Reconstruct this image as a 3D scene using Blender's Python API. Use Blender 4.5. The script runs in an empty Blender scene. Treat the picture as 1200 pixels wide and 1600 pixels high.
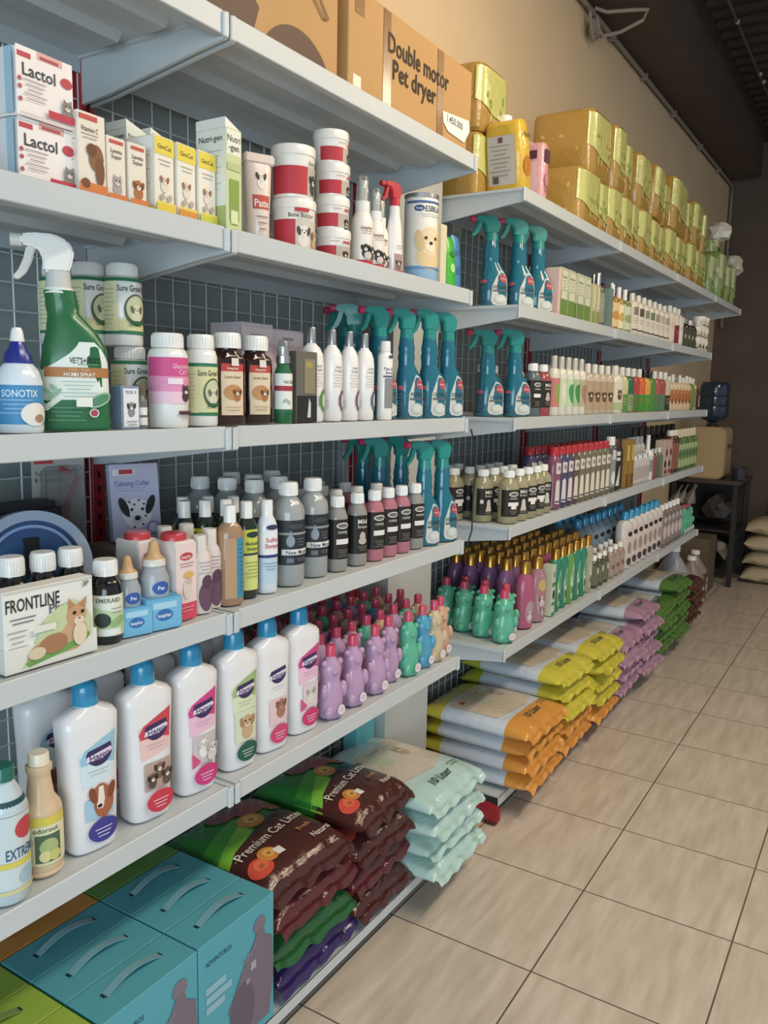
import bpy, bmesh, math, random
from mathutils import Vector, Matrix
random.seed(7)
C = bpy.context.scene.collection
SC = bpy.context.scene
PI = math.pi

# ---------------------------------------------------------------- camera
cam = bpy.data.cameras.new('camera'); camo = bpy.data.objects.new('camera', cam); C.objects.link(camo)
cam.sensor_fit = 'VERTICAL'; cam.sensor_height = 36.0; cam.lens = 1285.7 * 36.0 / 1600.0
cam.clip_start = .02; cam.clip_end = 60
# columns: image right, image up, backwards
camo.matrix_world = Matrix(((0.8477, -0.0948, 0.5220, 0), (0.5301, 0.1130, -0.8404, 0), (0.0207, 0.9891, 0.1461, 1.40), (0, 0, 0, 1)))
_q = camo.matrix_world.to_quaternion().normalized()
camo.matrix_world = Matrix.Translation((0, 0, 1.40)) @ _q.to_matrix().to_4x4()
SC.camera = camo

# ---------------------------------------------------------------- light
SC.view_settings.view_transform = 'Standard'; SC.view_settings.look = 'None'
SC.view_settings.gamma = 1.0; SC.view_settings.use_curve_mapping = False
SC.view_settings.exposure = -0.22
world = bpy.data.worlds.new('world'); SC.world = world; world.use_nodes = True
_bg = world.node_tree.nodes['Background']
_bg.inputs[0].default_value = (0.88, 0.93, 1.0, 1); _bg.inputs[1].default_value = 0.46

def area(name, loc, target, sx, sy, power, col):
    l = bpy.data.lights.new(name, 'AREA'); l.shape = 'RECTANGLE'; l.size = sx; l.size_y = sy
    l.energy = power; l.color = col
    o = bpy.data.objects.new(name, l); C.objects.link(o); o.location = loc
    d = Vector(target) - Vector(loc)
    o.rotation_euler = d.to_track_quat('-Z', 'Y').to_euler()
    return o
area('shopfront_daylight', (1.2, -2.6, 1.15), (-1.0, 1.0, .55), 3.0, 1.9, 125, (0.68, 0.87, 1.0))
area('ceiling_tube_near', (0.75, 1.3, 3.15), (0.75, 1.3, 0), .3, 1.6, 52, (1.0, 0.90, 0.78))
area('ceiling_tube_far', (0.75, 4.1, 3.15), (0.75, 4.1, 0), .3, 1.4, 34, (1.0, 0.84, 0.62))
area('wall_lamp', (-.2, 2.2, 3.25), (-1.4, 2.2, 2.5), .3, 2.2, 36, (1.0, 0.78, 0.50))

# ---------------------------------------------------------------- materials
def lin(c):
    c /= 255.0
    return c / 12.92 if c <= .04045 else ((c + .055) / 1.055) ** 2.4
def hexc(h): return (lin(int(h[0:2], 16)), lin(int(h[2:4], 16)), lin(int(h[4:6], 16)), 1)
_M = {}
def mat(h, rough=.5, metal=0, trans=0, coat=0, bump=0, bscale=60, noise=0, emit=0, ior=1.45):
    key = (h, rough, metal, trans, coat, bump, bscale, noise, emit)
    if key in _M: return _M[key]
    m = bpy.data.materials.new('paint_' + h); m.use_nodes = True
    nt = m.node_tree; b = nt.nodes['Principled BSDF']
    col = hexc(h); _l = .3 * col[0] + .55 * col[1] + .15 * col[2]; col = tuple(c_ * .90 + _l * .10 for c_ in col[:3]) + (1,)  # haze put into the colour: each one mixed slightly towards grey
    b.inputs['Base Color'].default_value = col
    b.inputs['Roughness'].default_value = rough; b.inputs['Metallic'].default_value = metal
    b.inputs['Transmission Weight'].default_value = trans; b.inputs['Coat Weight'].default_value = coat
    b.inputs['Coat Roughness'].default_value = .12; b.inputs['IOR'].default_value = ior
    if emit:
        b.inputs['Emission Color'].default_value = col; b.inputs['Emission Strength'].default_value = emit
    if bump or noise:
        tc = nt.nodes.new('ShaderNodeTexCoord'); n = nt.nodes.new('ShaderNodeTexNoise')
        n.inputs['Scale'].default_value = bscale; n.inputs['Detail'].default_value = 3
        nt.links.new(tc.outputs['Object'], n.inputs['Vector'])
        if bump:
            bp = nt.nodes.new('ShaderNodeBump'); bp.inputs['Strength'].default_value = bump; bp.inputs['Distance'].default_value = .01
            nt.links.new(n.outputs['Fac'], bp.inputs['Height']); nt.links.new(bp.outputs['Normal'], b.inputs['Normal'])
        if noise:
            mx = nt.nodes.new('ShaderNodeMixRGB'); mx.blend_type = 'MULTIPLY'; mx.inputs['Color1'].default_value = col
            mx.inputs['Fac'].default_value = noise
            cr = nt.nodes.new('ShaderNodeValToRGB'); cr.color_ramp.elements[0].position = .35; cr.color_ramp.elements[1].position = .7
            cr.color_ramp.elements[0].color = (.45, .45, .45, 1)
            nt.links.new(n.outputs['Fac'], cr.inputs['Fac']); nt.links.new(cr.outputs['Color'], mx.inputs['Color2'])
            nt.links.new(mx.outputs['Color'], b.inputs['Base Color'])
    _M[key] = m
    return m
def paper(h): return mat(h, .55)
def gloss(h): return mat(h, .28, coat=.3)
def film(h): return mat(h, .22, coat=.4, bump=.35, bscale=38)
def jelly(h): return mat(h, .25, trans=.12, coat=.3)
def liquid(h): return mat(h, .18, trans=.35, coat=.2)

# ---------------------------------------------------------------- mesh builder
class MB:
    def __init__(s): s.v = []; s.f = []; s.mi = []; s.mats = []; s.sm = []
    def m(s, material):
        if material not in s.mats: s.mats.append(material)
        return s.mats.index(material)
    def add(s, verts, faces, material, smooth=True):
        o = len(s.v); s.v += [tuple(p) for p in verts]; k = s.m(material)
        for f in faces:
            s.f.append([i + o for i in f]); s.mi.append(k); s.sm.append(smooth)
    def mesh(s, name='mesh', sharp=40):
        me = bpy.data.meshes.new(name); me.from_pydata(s.v, [], s.f)
        for m_ in s.mats: me.materials.append(m_)
        me.polygons.foreach_set('material_index', s.mi); me.polygons.foreach_set('use_smooth', s.sm)
        me.update()
        if sharp and any(s.sm): me.set_sharp_from_angle(angle=math.radians(sharp))
        return me
    def box(s, x0, x1, y0, y1, z0, z1, material, bev=0):
        bm = bmesh.new()
        vs = [bm.verts.new(p) for p in [(x0,y0,z0),(x1,y0,z0),(x1,y1,z0),(x0,y1,z0),(x0,y0,z1),(x1,y0,z1),(x1,y1,z1),(x0,y1,z1)]]
        for f in [(3,2,1,0),(4,5,6,7),(0,1,5,4),(1,2,6,5),(2,3,7,6),(3,0,4,7)]: bm.faces.new([vs[i] for i in f])
        if bev: bmesh.ops.bevel(bm, geom=bm.edges[:], offset=bev, segments=2 if bev > .0025 else 1, affect='EDGES')
        s.bm(bm, material, bev > .003)
    def bm(s, bm, material, smooth=True):
        bm.verts.index_update()
        s.add([v.co[:] for v in bm.verts], [[v.index for v in f.verts] for f in bm.faces], material, smooth)
        bm.free()
    def loft(s, secs, material, N=32, close=(1, 1)):
        rings = []; vs = []
        for sec in secs:
            z, a, b, n = sec[:4]; cy = sec[4] if len(sec) > 4 else 0; cx = sec[5] if len(sec) > 5 else 0
            r = []
            for k in range(N):
                t = 2 * PI * (k + .5) / N; c, q = math.cos(t), math.sin(t)
                r.append(len(vs)); vs.append((cx + b * math.copysign(abs(c) ** (2 / n), c), cy + a * math.copysign(abs(q) ** (2 / n), q), z))
            rings.append(r)
        fs = []
        for i in range(len(rings) - 1):
            A, B = rings[i], rings[i + 1]
            for k in range(N):
                j = (k + 1) % N; fs.append((A[k], A[j], B[j], B[k]))
        if close[0]: fs.append(tuple(reversed(rings[0])))
        if close[1]: fs.append(tuple(rings[-1]))
        s.add(vs, fs, material)
    def ball(s, c, r, material, sc=(1, 1, 1), n=10):
        vs = [(c[0], c[1], c[2] - r * sc[2])]; fs = []; M = n * 2
        for i in range(1, n):
            ph = -PI / 2 + PI * i / n
            for k in range(M):
                t = 2 * PI * k / M
                vs.append((c[0] + r * sc[0] * math.cos(ph) * math.cos(t), c[1] + r * sc[1] * math.cos(ph) * math.sin(t), c[2] + r * sc[2] * math.sin(ph)))
        vs.append((c[0], c[1], c[2] + r * sc[2]))
        for k in range(M): fs.append((0, 1 + (k + 1) % M, 1 + k))
        for i in range(n - 2):
            for k in range(M):
                a = 1 + i * M + k; b = 1 + i * M + (k + 1) % M; fs.append((a, b, b + M, a + M))
        L = len(vs) - 1; o = 1 + (n - 2) * M
        for k in range(M): fs.append((o + k, o + (k + 1) % M, L))
        s.add(vs, fs, material)
    def prism(s, poly, axis, lo, hi, material, bev=0):
        # poly of 2-D points extruded along axis: 'x' poly=(y,z); 'y' poly=(x,z); 'z' poly=(x,y)
        def P(p, w):
            return {'x': (w, p[0], p[1]), 'y': (p[0], w, p[1]), 'z': (p[0], p[1], w)}[axis]
        bm = bmesh.new(); A = [bm.verts.new(P(p, lo)) for p in poly]; B = [bm.verts.new(P(p, hi)) for p in poly]; n = len(poly)
        bm.faces.new(A); bm.faces.new(list(reversed(B)))
        for i in range(n): bm.faces.new((A[i], B[i], B[(i + 1) % n], A[(i + 1) % n]))
        bmesh.ops.recalc_face_normals(bm, faces=bm.faces[:])
        if bev:
            bmesh.ops.bevel(bm, geom=bm.edges[:], offset=bev, segments=2, affect='EDGES')
        s.bm(bm, material, bool(bev))
    def tube(s, pts, r, material, n=8, closed=False):
        vs = []; fs = []; P = [Vector(p) for p in pts]
        for i, p in enumerate(P):
            d = (P[min(i + 1, len(P) - 1)] - P[max(i - 1, 0)]).normalized()
            u = d.cross(Vector((0, 0, 1)) if abs(d.z) < .9 else Vector((1, 0, 0))).normalized(); w = d.cross(u)
            rr = r[i] if isinstance(r, (list, tuple)) else r
            for k in range(n):
                t = 2 * PI * k / n; vs.append(p + rr * (math.cos(t) * u + math.sin(t) * w))
        for i in range(len(P) - 1):
            for k in range(n):
                a = i * n + k; b = i * n + (k + 1) % n; fs.append((a, b, b + n, a + n))
        fs.append(tuple(range(n))[::-1]); fs.append(tuple(range((len(P) - 1) * n, len(P) * n)))
        s.add(vs, fs, material)
    def decal(s, shapes, surf, step=0, stepv=0, base=.0006):
        bm = bmesh.new(); k = 0; mats = []
        for sh in shapes:
            t = sh[0]; eps = base + .00022 * k; k += 1; fs = []
            if t == 't':
                _, cx, cy, h, txt, col = sh[:6]; mw = sh[6] if len(sh) > 6 else 0; rot = sh[7] if len(sh) > 7 else 0
                tv, tf, tw, th = textmesh(txt)
                sx = sy = h / .72
                if mw and tw * sx > mw: sx = mw / tw
                cr, sr = math.cos(rot), math.sin(rot)
                vv = []
                for (x, y) in tv:
                    x = (x - tw / 2) * sx; y = (y - .36) * sy
                    vv.append(bm.verts.new((cx + x * cr - y * sr, cy + x * sr + y * cr, eps)))
                for f in tf:
                    try: fs.append(bm.faces.new([vv[i] for i in f]))
                    except ValueError: pass
            else:
                col = sh[-1]
                if t == 'r':
                    x0, y0, x1, y1 = sh[1:5]; pts = [(x0, y0), (x1, y0), (x1, y1), (x0, y1)]
                elif t == 'o':
                    cx, cy, rx, ry = sh[1:5]; rot = sh[5] if len(sh) > 6 else 0; cr, sr = math.cos(rot), math.sin(rot)
                    q = 16 if max(rx, ry) < .02 else 28
                    pts = []
                    for i in range(q):
                        a = 2 * PI * i / q; x = rx * math.cos(a); y = ry * math.sin(a); pts.append((cx + x * cr - y * sr, cy + x * sr + y * cr))
                else: pts = sh[1]
                fs.append(bm.faces.new([bm.verts.new((x, y, eps)) for x, y in pts]))
            if isinstance(col, str): col = paper(col)
            if col not in mats: mats.append(col)
            for f in fs: f.material_index = mats.index(col)
        for ax, st in ((0, step), (1, stepv)):
            if not st: continue
            lo = min(v.co[ax] for v in bm.verts); hi = max(v.co[ax] for v in bm.verts)
            w = math.ceil(lo / st) * st
            while w < hi:
                n = Vector((1, 0, 0)) if ax == 0 else Vector((0, 1, 0))
                bmesh.ops.bisect_plane(bm, geom=bm.verts[:] + bm.edges[:] + bm.faces[:], plane_co=n * w, plane_no=n, dist=1e-6)
                w += st
        bm.verts.index_update(); bm.normal_update()
        o = len(s.v); s.v += [tuple(surf(v.co.x, v.co.y, v.co.z)) for v in bm.verts]
        idx = [s.m(m_) for m_ in mats]
        for f in bm.faces:
            l = [v.index + o for v in f.verts]
            if f.normal.z < 0: l.reverse()
            s.f.append(l); s.mi.append(idx[f.material_index]); s.sm.append(False)
        bm.free()
_T = {}
def textmesh(txt):
    if txt in _T: return _T[txt]
    cu = bpy.data.curves.new('t', 'FONT'); cu.body = txt; cu.resolution_u = 2; cu.size = 1; cu.offset = .012
    o = bpy.data.objects.new('t', cu); C.objects.link(o)
    dg = bpy.context.evaluated_depsgraph_get(); me = bpy.data.meshes.new_from_object(o.evaluated_get(dg))
    v = [(p.co.x, p.co.y) for p in me.vertices]; f = [tuple(p.vertices) for p in me.polygons]
    x0 = min(p[0] for p in v); v = [(x - x0, y) for x, y in v]; w = max(p[0] for p in v)
    bpy.data.objects.remove(o); bpy.data.curves.remove(cu); bpy.data.meshes.remove(me)
    _T[txt] = (v, f, w, .72); return _T[txt]

def s_front(d): return lambda u, v, e: (d + e, u, v)            # faces the aisle, u runs along the aisle
def s_side(w): return lambda u, v, e: (u, -w - e, v)            # faces the camera end of the aisle
def s_top(h): return lambda u, v, e: (-v, u, h + e)
def s_loft(secs):
    mid = secs[len(secs) // 2]
    def at(z):
        for i in range(len(secs) - 1):
            if z <= secs[i + 1][0] or i == len(secs) - 2:
                A, B = secs[i], secs[i + 1]; d = B[0] - A[0]
                t = 0 if d == 0 else max(0, min(1, (z - A[0]) / d))
                g = lambda S, k: S[k] if len(S) > k else 0
                return [g(A, k) * (1 - t) + g(B, k) * t for k in range(1, 6)]
    big = max(secs, key=lambda q: q[1])
    a, b, n = big[1:4]; T = [0]; L = [0]; px, py = b, 0; K = 90
    for i in range(1, K + 1):
        t = PI * i / K; c, q = math.cos(t), math.sin(t)
        x = b * math.copysign(abs(c) ** (2 / n), c); y = a * abs(q) ** (2 / n)
        L.append(L[-1] + math.hypot(x - px, y - py)); T.append(t); px, py = x, y
    def surf(u, v, e):
        sg = 1 if u >= 0 else -1; u = abs(u); i = 0
        while i < K - 1 and L[i + 1] < u: i += 1
        t = T[i] + (T[i + 1] - T[i]) * max(0, min(1, (u - L[i]) / max(1e-9, L[i + 1] - L[i])))
        A, B, n_, cy, cx = at(v); c, q = math.cos(t), math.sin(t)
        x = B * math.copysign(abs(c) ** (2 / n_), c); y = A * abs(q) ** (2 / n_)
        nx = math.copysign((abs(x) / B) ** (n_ - 1) / B, c); ny = (y / A) ** (n_ - 1) / A; l = math.hypot(nx, ny) or 1
        return (cx + x + e * nx / l, cy + sg * (y + e * ny / l), v)
    return surf

# ---------------------------------------------------------------- things
class Kind:
    """one kind of thing: list of parts (name, mesh, parent part, label)"""
    def __init__(s, name, cat): s.name = name; s.cat = cat; s.parts = []; s.face = 0
    def add(s, pname, mb, parent=None, label=None, sharp=40):
        s.parts.append((pname, mb.mesh(pname, sharp) if isinstance(mb, MB) else mb, parent, label)); return len(s.parts) - 1
    def put(s, x, y, z, label, group=None, rz=0, sc=1, rx=0, ry=0):
        if len(s.parts) == 1:
            r = bpy.data.objects.new(s.name, s.parts[0][1])
        else:
            r = bpy.data.objects.new(s.name, None); r.empty_display_size = .02
        C.objects.link(r); r.location = (x, y, z); r.rotation_euler = (rx, ry, rz + s.face)
        r.scale = (sc, sc, sc) if not isinstance(sc, tuple) else sc
        r['label'] = label; r['category'] = s.cat
        if group: r['group'] = group
        if len(s.parts) > 1:
            made = []
            for (n, me, par, lb) in s.parts:
                o = bpy.data.objects.new(n, me); C.objects.link(o); o.parent = r if par is None else made[par]
                if lb: o['label'] = lb
                made.append(o)
        return r
def single(name, cat, mb, label, loc=(0, 0, 0), group=None, kind=None, rz=0, sharp=40):
    o = bpy.data.objects.new(name, mb.mesh(name, sharp)); C.objects.link(o); o.location = loc; o.rotation_euler.z = rz
    if kind: o['kind'] = kind
    if cat: o['category'] = cat
    if label: o['label'] = label
    if group: o['group'] = group
    return o
def struct(name, mb, label=None): return single(name, None, mb, label, kind='structure')
ORD = ['first', 'second', 'third', 'fourth', 'fifth', 'sixth', 'seventh', 'eighth', 'ninth', 'tenth', 'eleventh', 'twelfth', 'thirteenth', 'fourteenth', 'fifteenth', 'sixteenth', 'seventeenth']

# ---------------------------------------------------------------- room
def wood_or_tile():
    m = bpy.data.materials.new('floor_tiles'); m.use_nodes = True; nt = m.node_tree; b = nt.nodes['Principled BSDF']; N = nt.nodes.new; L = nt.links.new
    tc = N('ShaderNodeTexCoord'); sep = N('ShaderNodeSeparateXYZ'); L(tc.outputs['Object'], sep.inputs[0])
    T = .3967
    def math_(op, a, bb=None, cc=None):
        n = N('ShaderNodeMath'); n.operation = op
        for i, q in enumerate((a, bb, cc)):
            if q is None: continue
            if isinstance(q, (int, float)): n.inputs[i].default_value = q
            else: L(q, n.inputs[i])
        return n.outputs[0]
    fr = []; ids = []
    for ax, off in ((0, -1.037), (1, 1.757)):
        q = math_('DIVIDE', math_('SUBTRACT', sep.outputs[ax], off), T)
        f = math_('FRACT', q); d = math_('MINIMUM', f, math_('SUBTRACT', 1.0, f)); fr.append(d); ids.append(math_('FLOOR', q))
    g = math_('LESS_THAN', math_('MINIMUM', fr[0], fr[1]), .0052)
    cb = N('ShaderNodeCombineXYZ'); L(ids[0], cb.inputs[0]); L(ids[1], cb.inputs[1])
    wn = N('ShaderNodeTexWhiteNoise'); L(cb.outputs[0], wn.inputs['Vector'])
    mp = N('ShaderNodeMapping'); mp.inputs['Scale'].default_value = (34, 5, 1); mp.inputs['Rotation'].default_value = (0, 0, .9)
    ad = N('ShaderNodeVectorMath'); ad.operation = 'ADD'; L(tc.outputs['Object'], ad.inputs[0]); L(wn.outputs['Color'], ad.inputs[1])
    L(ad.outputs[0], mp.inputs['Vector']); nz = N('ShaderNodeTexNoise'); nz.inputs['Scale'].default_value = 1; nz.inputs['Detail'].default_value = 5
    L(mp.outputs[0], nz.inputs['Vector'])
    nz2 = N('ShaderNodeTexNoise'); nz2.inputs['Scale'].default_value = 7; L(tc.outputs['Object'], nz2.inputs['Vector'])
    cr = N('ShaderNodeValToRGB'); cr.color_ramp.elements[0].position = .3; cr.color_ramp.elements[1].position = .72
    cr.color_ramp.elements[0].color = hexc('c3b5a3'); cr.color_ramp.elements[1].color = hexc('dccfc0'); L(nz.outputs['Fac'], cr.inputs['Fac'])
    m2 = N('ShaderNodeMixRGB'); m2.blend_type = 'MULTIPLY'; m2.inputs['Fac'].default_value = .35; L(cr.outputs[0], m2.inputs['Color1'])
    cr2 = N('ShaderNodeValToRGB'); cr2.color_ramp.elements[0].color = (.75, .72, .7, 1); L(nz2.outputs['Fac'], cr2.inputs['Fac']); L(cr2.outputs[0], m2.inputs['Color2'])
    mx = N('ShaderNodeMixRGB'); L(g, mx.inputs['Fac']); L(m2.outputs[0], mx.inputs['Color1']); mx.inputs['Color2'].default_value = hexc('5e4e42')
    L(mx.outputs[0], b.inputs['Base Color'])
    L(math_('ADD', math_('MULTIPLY', g, .5), .32), b.inputs['Roughness'])
    bp = N('ShaderNodeBump'); bp.inputs['Strength'].default_value = .4; bp.inputs['Distance'].default_value = .002
    L(math_('SUBTRACT', 1.0, g), bp.inputs['Height']); L(bp.outputs[0], b.inputs['Normal'])
    return m
b = MB(); b.box(-1.6, 2.6, -1.2, 7.75, -.06, 0, wood_or_tile()); struct('floor', b)
WALL = mat('dcc39c', .8, noise=.12, bscale=3)
b = MB(); b.box(-1.56, -1.46, -1.2, 7.75, 0, 3.5, WALL); struct('wall_left', b)
b = MB(); b.box(-1.46, -1.42, -1.2, 7.75, 2.40, 3.17, WALL); struct('trim_1', b, 'tan plaster band running above the top shelves')
b = MB(); b.box(-1.46, -1.26, 2.06, 2.33, 0, 2.16, mat('b9bdba', .7, noise=.1, bscale=5)); struct('trim_2', b, 'grey painted half-height pillar between the two shelf runs')
FARW = mat('6a5c50', .85, noise=.3, bscale=4)
b = MB(); b.box(-1.56, 2.6, 7.75, 7.85, 0, 3.5, FARW); b.box(-.90, -.885, 7.735, 7.75, 0, 3.5, mat('3a302a', .8)); struct('wall_far', b)
CEIL = mat('4a3d35', .9, noise=.5, bscale=2)
b = MB(); b.box(-1.56, 2.6, -1.2, 7.85, 3.5, 3.55, CEIL)
for i in range(60):
    y = -1.1 + i * .15; b.box(-1.1, 2.6, y, y + .05, 3.47, 3.5, CEIL, .01)
struct('ceiling', b)
b = MB(); b.box(-1.46, -1.16, -1.2, 7.6, 3.19, 3.5, mat('55463c', .85, noise=.3, bscale=3)); struct('trim_3', b, 'dark brown beam along the top of the wall')
PIPE = mat('8a8076', .5)
b = MB(); b.tube([(-1.395, -1.2, 3.16), (-1.395, 3.8, 3.16), (-1.395, 7.7, 3.17), (-1.395, 7.72, 3.1), (-1.395, 7.72, 2.0)], .012, PIPE, 10)
for y in (4.3, 4.9, 5.6, 6.4, 7.1): b.box(-1.42, -1.378, y, y + .02, 3.143, 3.18, PIPE, .004)
single('conduit_pipe', 'pipe', b, 'grey conduit pipe running along the top of the tan wall')
b = MB()
b.tube([(-1.38, 3.98, 3.17), (-1.33, 4.0, 3.15), (-1.22, 4.05, 3.155), (-1.17, 4.1, 3.165), (-1.2, 4.14, 3.14), (-1.3, 4.12, 3.1), (-1.37, 4.05, 3.07)], .009, PIPE, 8)
b.tube([(-1.4, 3.93, 3.17), (-1.37, 3.9, 3.12), (-1.38, 3.93, 3.06), (-1.38, 3.98, 3.03), (-1.36, 4.0, 3.08), (-1.37, 3.97, 3.13)], .010, PIPE, 8)
b.box(-1.40, -1.365, 3.955, 4.03, 3.045, 3.12, PIPE, .008)
single('cable_loop', 'cable', b, 'loose grey cable looped around the conduit near the ceiling')
b = MB(); b.tube([(-.95, 3.2, 3.43), (-.98, 7.4, 3.43)], .008, mat('5a4d44', .5), 6)
for y in (4.45, 5.1, 5.95, 6.1): b.ball((-.962, y, 3.43), .014, mat('a59a8e', .3), n=6)
single('ceiling_rod', 'ceiling rod', b, 'thin dark rod with pale joints under the ceiling')

# ---------------------------------------------------------------- shelving
STEEL = mat('c4cbcd', .38, noise=.06, bscale=4); STEELD = mat('b4bcbf', .45, noise=.08, bscale=4)
RED = mat('a31727', .5); WALLSHADE = mat('97a2a0', .8, noise=.25, bscale=3); WIRE = mat('c9d0d2', .4)
XF, XB = -1.0, -1.36
def shelf_mesh(L):
    # local: y 0..L, front edge x=0, back x=-.36, top z=0
    b = MB()
    b.box(-.36, -.003, 0, L, -.005, -.002, STEEL)
    b.box(-.004, 0, 0, L, -.036, .002, STEEL, .0015)         # front lip
    b.box(-.016, -.002, 0, L, -.036, -.033, STEELD)
    b.box(-.36, -.357, 0, L, -.034, .004, STEELD)
    for x in (-.12, -.235):
        b.prism([(x - .035, -.005), (x - .022, -.020), (x + .022, -.020), (x + .035, -.005)], 'y', .035, L - .035, STEELD)
    return b
def bracket_mesh():
    b = MB()
    b.prism([(.0035, .000), (.004, -.030), (-.002, -.041), (-.06, -.048), (-.29, -.082), (-.36, -.088), (-.36, .000)], 'y', -.0035, .0035, STEEL)
    b.box(-.001, .005, -.010, .0035, -.040, -.001, STEEL, .002)
    b.box(-.36, -.002, -.0105, -.0035, -.010, -.004, STEEL)
    return b
def rack(name, label, joints, zs, zbase, cover, footY, ends):
    root = bpy.data.objects.new(name, None); C.objects.link(root); root.location = (XF, joints[0], 0)
    root['label'] = label; root['category'] = 'shelving'; root['group'] = 'steel shelving runs'
    org = Vector((XF, joints[0], 0))
    def kid(n, me, loc, par=None, rot=None, lb=None):
        o = bpy.data.objects.new(n, me); C.objects.link(o); o.parent = par or root
        o.location = Vector(loc) - (org if par is None else Vector((0, 0, 0)))
        if lb: o['label'] = lb
        return o
    br = bracket_mesh().mesh('bracket')
    for i in range(len(joints) - 1):
        y0, y1 = joints[i] + .015, joints[i + 1] - .015; L = y1 - y0
        sm = shelf_mesh(L).mesh('shelf')
        for k, z in enumerate(zs):
            if k not in cover(i): continue
            s_ = kid('shelf', sm, (XF, y0, z))
            kid('bracket', br, (0, -.006, 0), s_); kid('bracket', br, (0, L + .006, 0), s_)
        if 'bay' in ends(i):
            b = MB()
            b.box(-.36, 0, 0, L, -.005, 0, STEEL); b.box(-.004, 0, 0, L, -.034, 0, STEEL, .0015); b.box(-.05, -.045, 0, L, -.09, -.005, mat('3d4244', .6))
            kid('base_shelf', b.mesh('base_shelf'), (XF, y0, zbase))
            b = MB(); n = int(L / .05)
            for j in range(n + 1):
                y = min(L, j * L / n); b.tube([(0, y, .0), (0, y, 1.86)], .0018, WIRE, 4)
            for j in range(38):
                b.tube([(.0015, 0, j * .05), (.0015, L, j * .05)], .0014, WIRE, 4)
            kid('wire_grid', b.mesh('wire_grid'), (-1.366, y0, zbase + .03), lb='pale wire grid')
            b = MB(); b.box(-.006, 0, 0, L, 0, 1.92, WALLSHADE)
            kid('wall_shade_sheet', b.mesh('wall_shade_sheet'), (-1.40, y0, .08), lb='slate sheet added as the shaded wall')  # added sheet whose slate colour stands in for shade on the wall behind
    for j, y in enumerate(joints):
        if j >= footY: continue
        b = MB(); b.box(-.03, .014, -.015, .015, 0, 1.985, RED, .002)
        for q in range(64):
            z = .12 + q * .029; b.box(.0135, .0145, -.0035, .0035, z, z + .015, mat('2a0a0c', .7))
        kid('upright', b.mesh('upright'), (-1.372, y, .02), lb='red slotted upright')
        b = MB(); b.box(-.02, 0, -.018, .018, 0, 1.97, STEELD); kid('upright_cover', b.mesh('upright_cover'), (-1.378, y - .035, .02))
        b = MB(); b.prism([(.0, .0), (0, .045), (-.05, .055), (-.36, .055), (-.36, 0)], 'y', -.013, .013, RED, .002)
        b.box(-.04, -.01, -.015, .015, -.01, 0.004, mat('5a2320', .6))
        kid('foot', b.mesh('foot'), (-.99, y, .012), lb='red foot bracket')
    return root
ZN = [2.007, 1.667, 1.330, .994, .660]; ZNB = .097
ZF = [1.999, 1.663, 1.3245, .987, .592]; ZFB = .09
JN = [.155, 1.096, 2.034]; JF = [2.345, 3.333, 4.31, 5.29, 6.18]
rack('shelving_rack', 'near run of pale steel wall shelving left of the grey pillar', JN, ZN, ZNB, lambda i: range(5), 9, lambda i: 'bay')
rack('shelving_rack', 'far run of pale steel wall shelving right of the grey pillar', JF, ZF, ZFB, lambda i: range(5) if i < 3 else [0], 4, lambda i: 'bay' if i < 3 else '')
# ---------------------------------------------------------------- builders of kinds
def scale_secs(secs, k): return [(z, a + k, b_ + k, *r) for (z, a, b_, *r) in secs]
def cap_mesh(r, z0, z1, m, ridges=0, dome=0, cy=0, cx=0):
    b = MB(); h = z1 - z0
    if dome:
        secs = [(z0, r, r, 2, cy, cx), (z0 + h * .55, r * .95, r * .95, 2, cy, cx)] + [(z0 + h * (.55 + .45 * math.sin(t)), r * .95 * max(.05, math.cos(t)) ** .8, r * .95 * max(.05, math.cos(t)) ** .8, 2, cy, cx) for t in (.3, .6, .9, 1.2, 1.45, 1.56)]
    else: secs = [(z0, r * 1.02, r * 1.02, 2, cy, cx), (z0 + .002, r, r, 2, cy, cx), (z1 - .002, r * .97, r * .97, 2, cy, cx), (z1, r * .9, r * .9, 2, cy, cx)]
    b.loft(secs, m, 24)
    if ridges:
        for k in range(ridges):
            t = 2 * PI * k / ridges; c, q = math.cos(t), math.sin(t)
            b.tube([(cx + r * c, cy + r * q, z0 + .003), (cx + r * .98 * c, cy + r * .98 * q, z1 - .004)], .0006, m, 4)
    return b
def label_mb(secs, shapes, step=.005, base=.0006):
    b = MB(); b.decal(shapes, s_loft(secs), step=step, base=base); return b
def bottle(name, cat, secs, bm_, cap, capm, shapes=None, N=32, liquid_=None, cy=0, ridges=0, dome=0, extra=None, capname='cap', back=None):
    """secs body profile; cap=(r,z0,z1)"""
    k = Kind(name, cat); k.face = -.4; b = MB(); b.loft(secs, bm_, N)
    if extra: extra(b)
    k.add('body', b)
    if cap: k.add(capname, cap_mesh(cap[0], cap[1], cap[2], capm, ridges, dome, cy), label=None)
    if shapes: k.add('label', label_mb(secs, shapes))
    return k
def round_secs(r, h, nr, nh, sh=.03, n=2):
    """h = height of body to the cap, nr neck radius, sh shoulder height"""
    z1 = h - nh - sh
    return [(0, r * .93, r * .93, n), (.004, r, r, n), (z1, r, r, n), (z1 + sh * .35, r * .95, r * .95, n), (z1 + sh * .7, r * .5 + nr * .5, r * .5 + nr * .5, 2), (z1 + sh, nr, nr, 2), (h, nr, nr, 2)]
def oval_secs(a, b_, h, nr, nh, sh=.03, n=2.6):
    z1 = h - nh - sh
    return [(0, a * .93, b_ * .9, n), (.004, a, b_, n), (z1, a, b_, n), (z1 + sh * .4, a * .92, b_ * .92, n), (z1 + sh * .8, a * .6, min(b_ * .8, a * .6), 2.2), (z1 + sh, nr, nr, 2), (h, nr, nr, 2)]
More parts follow.
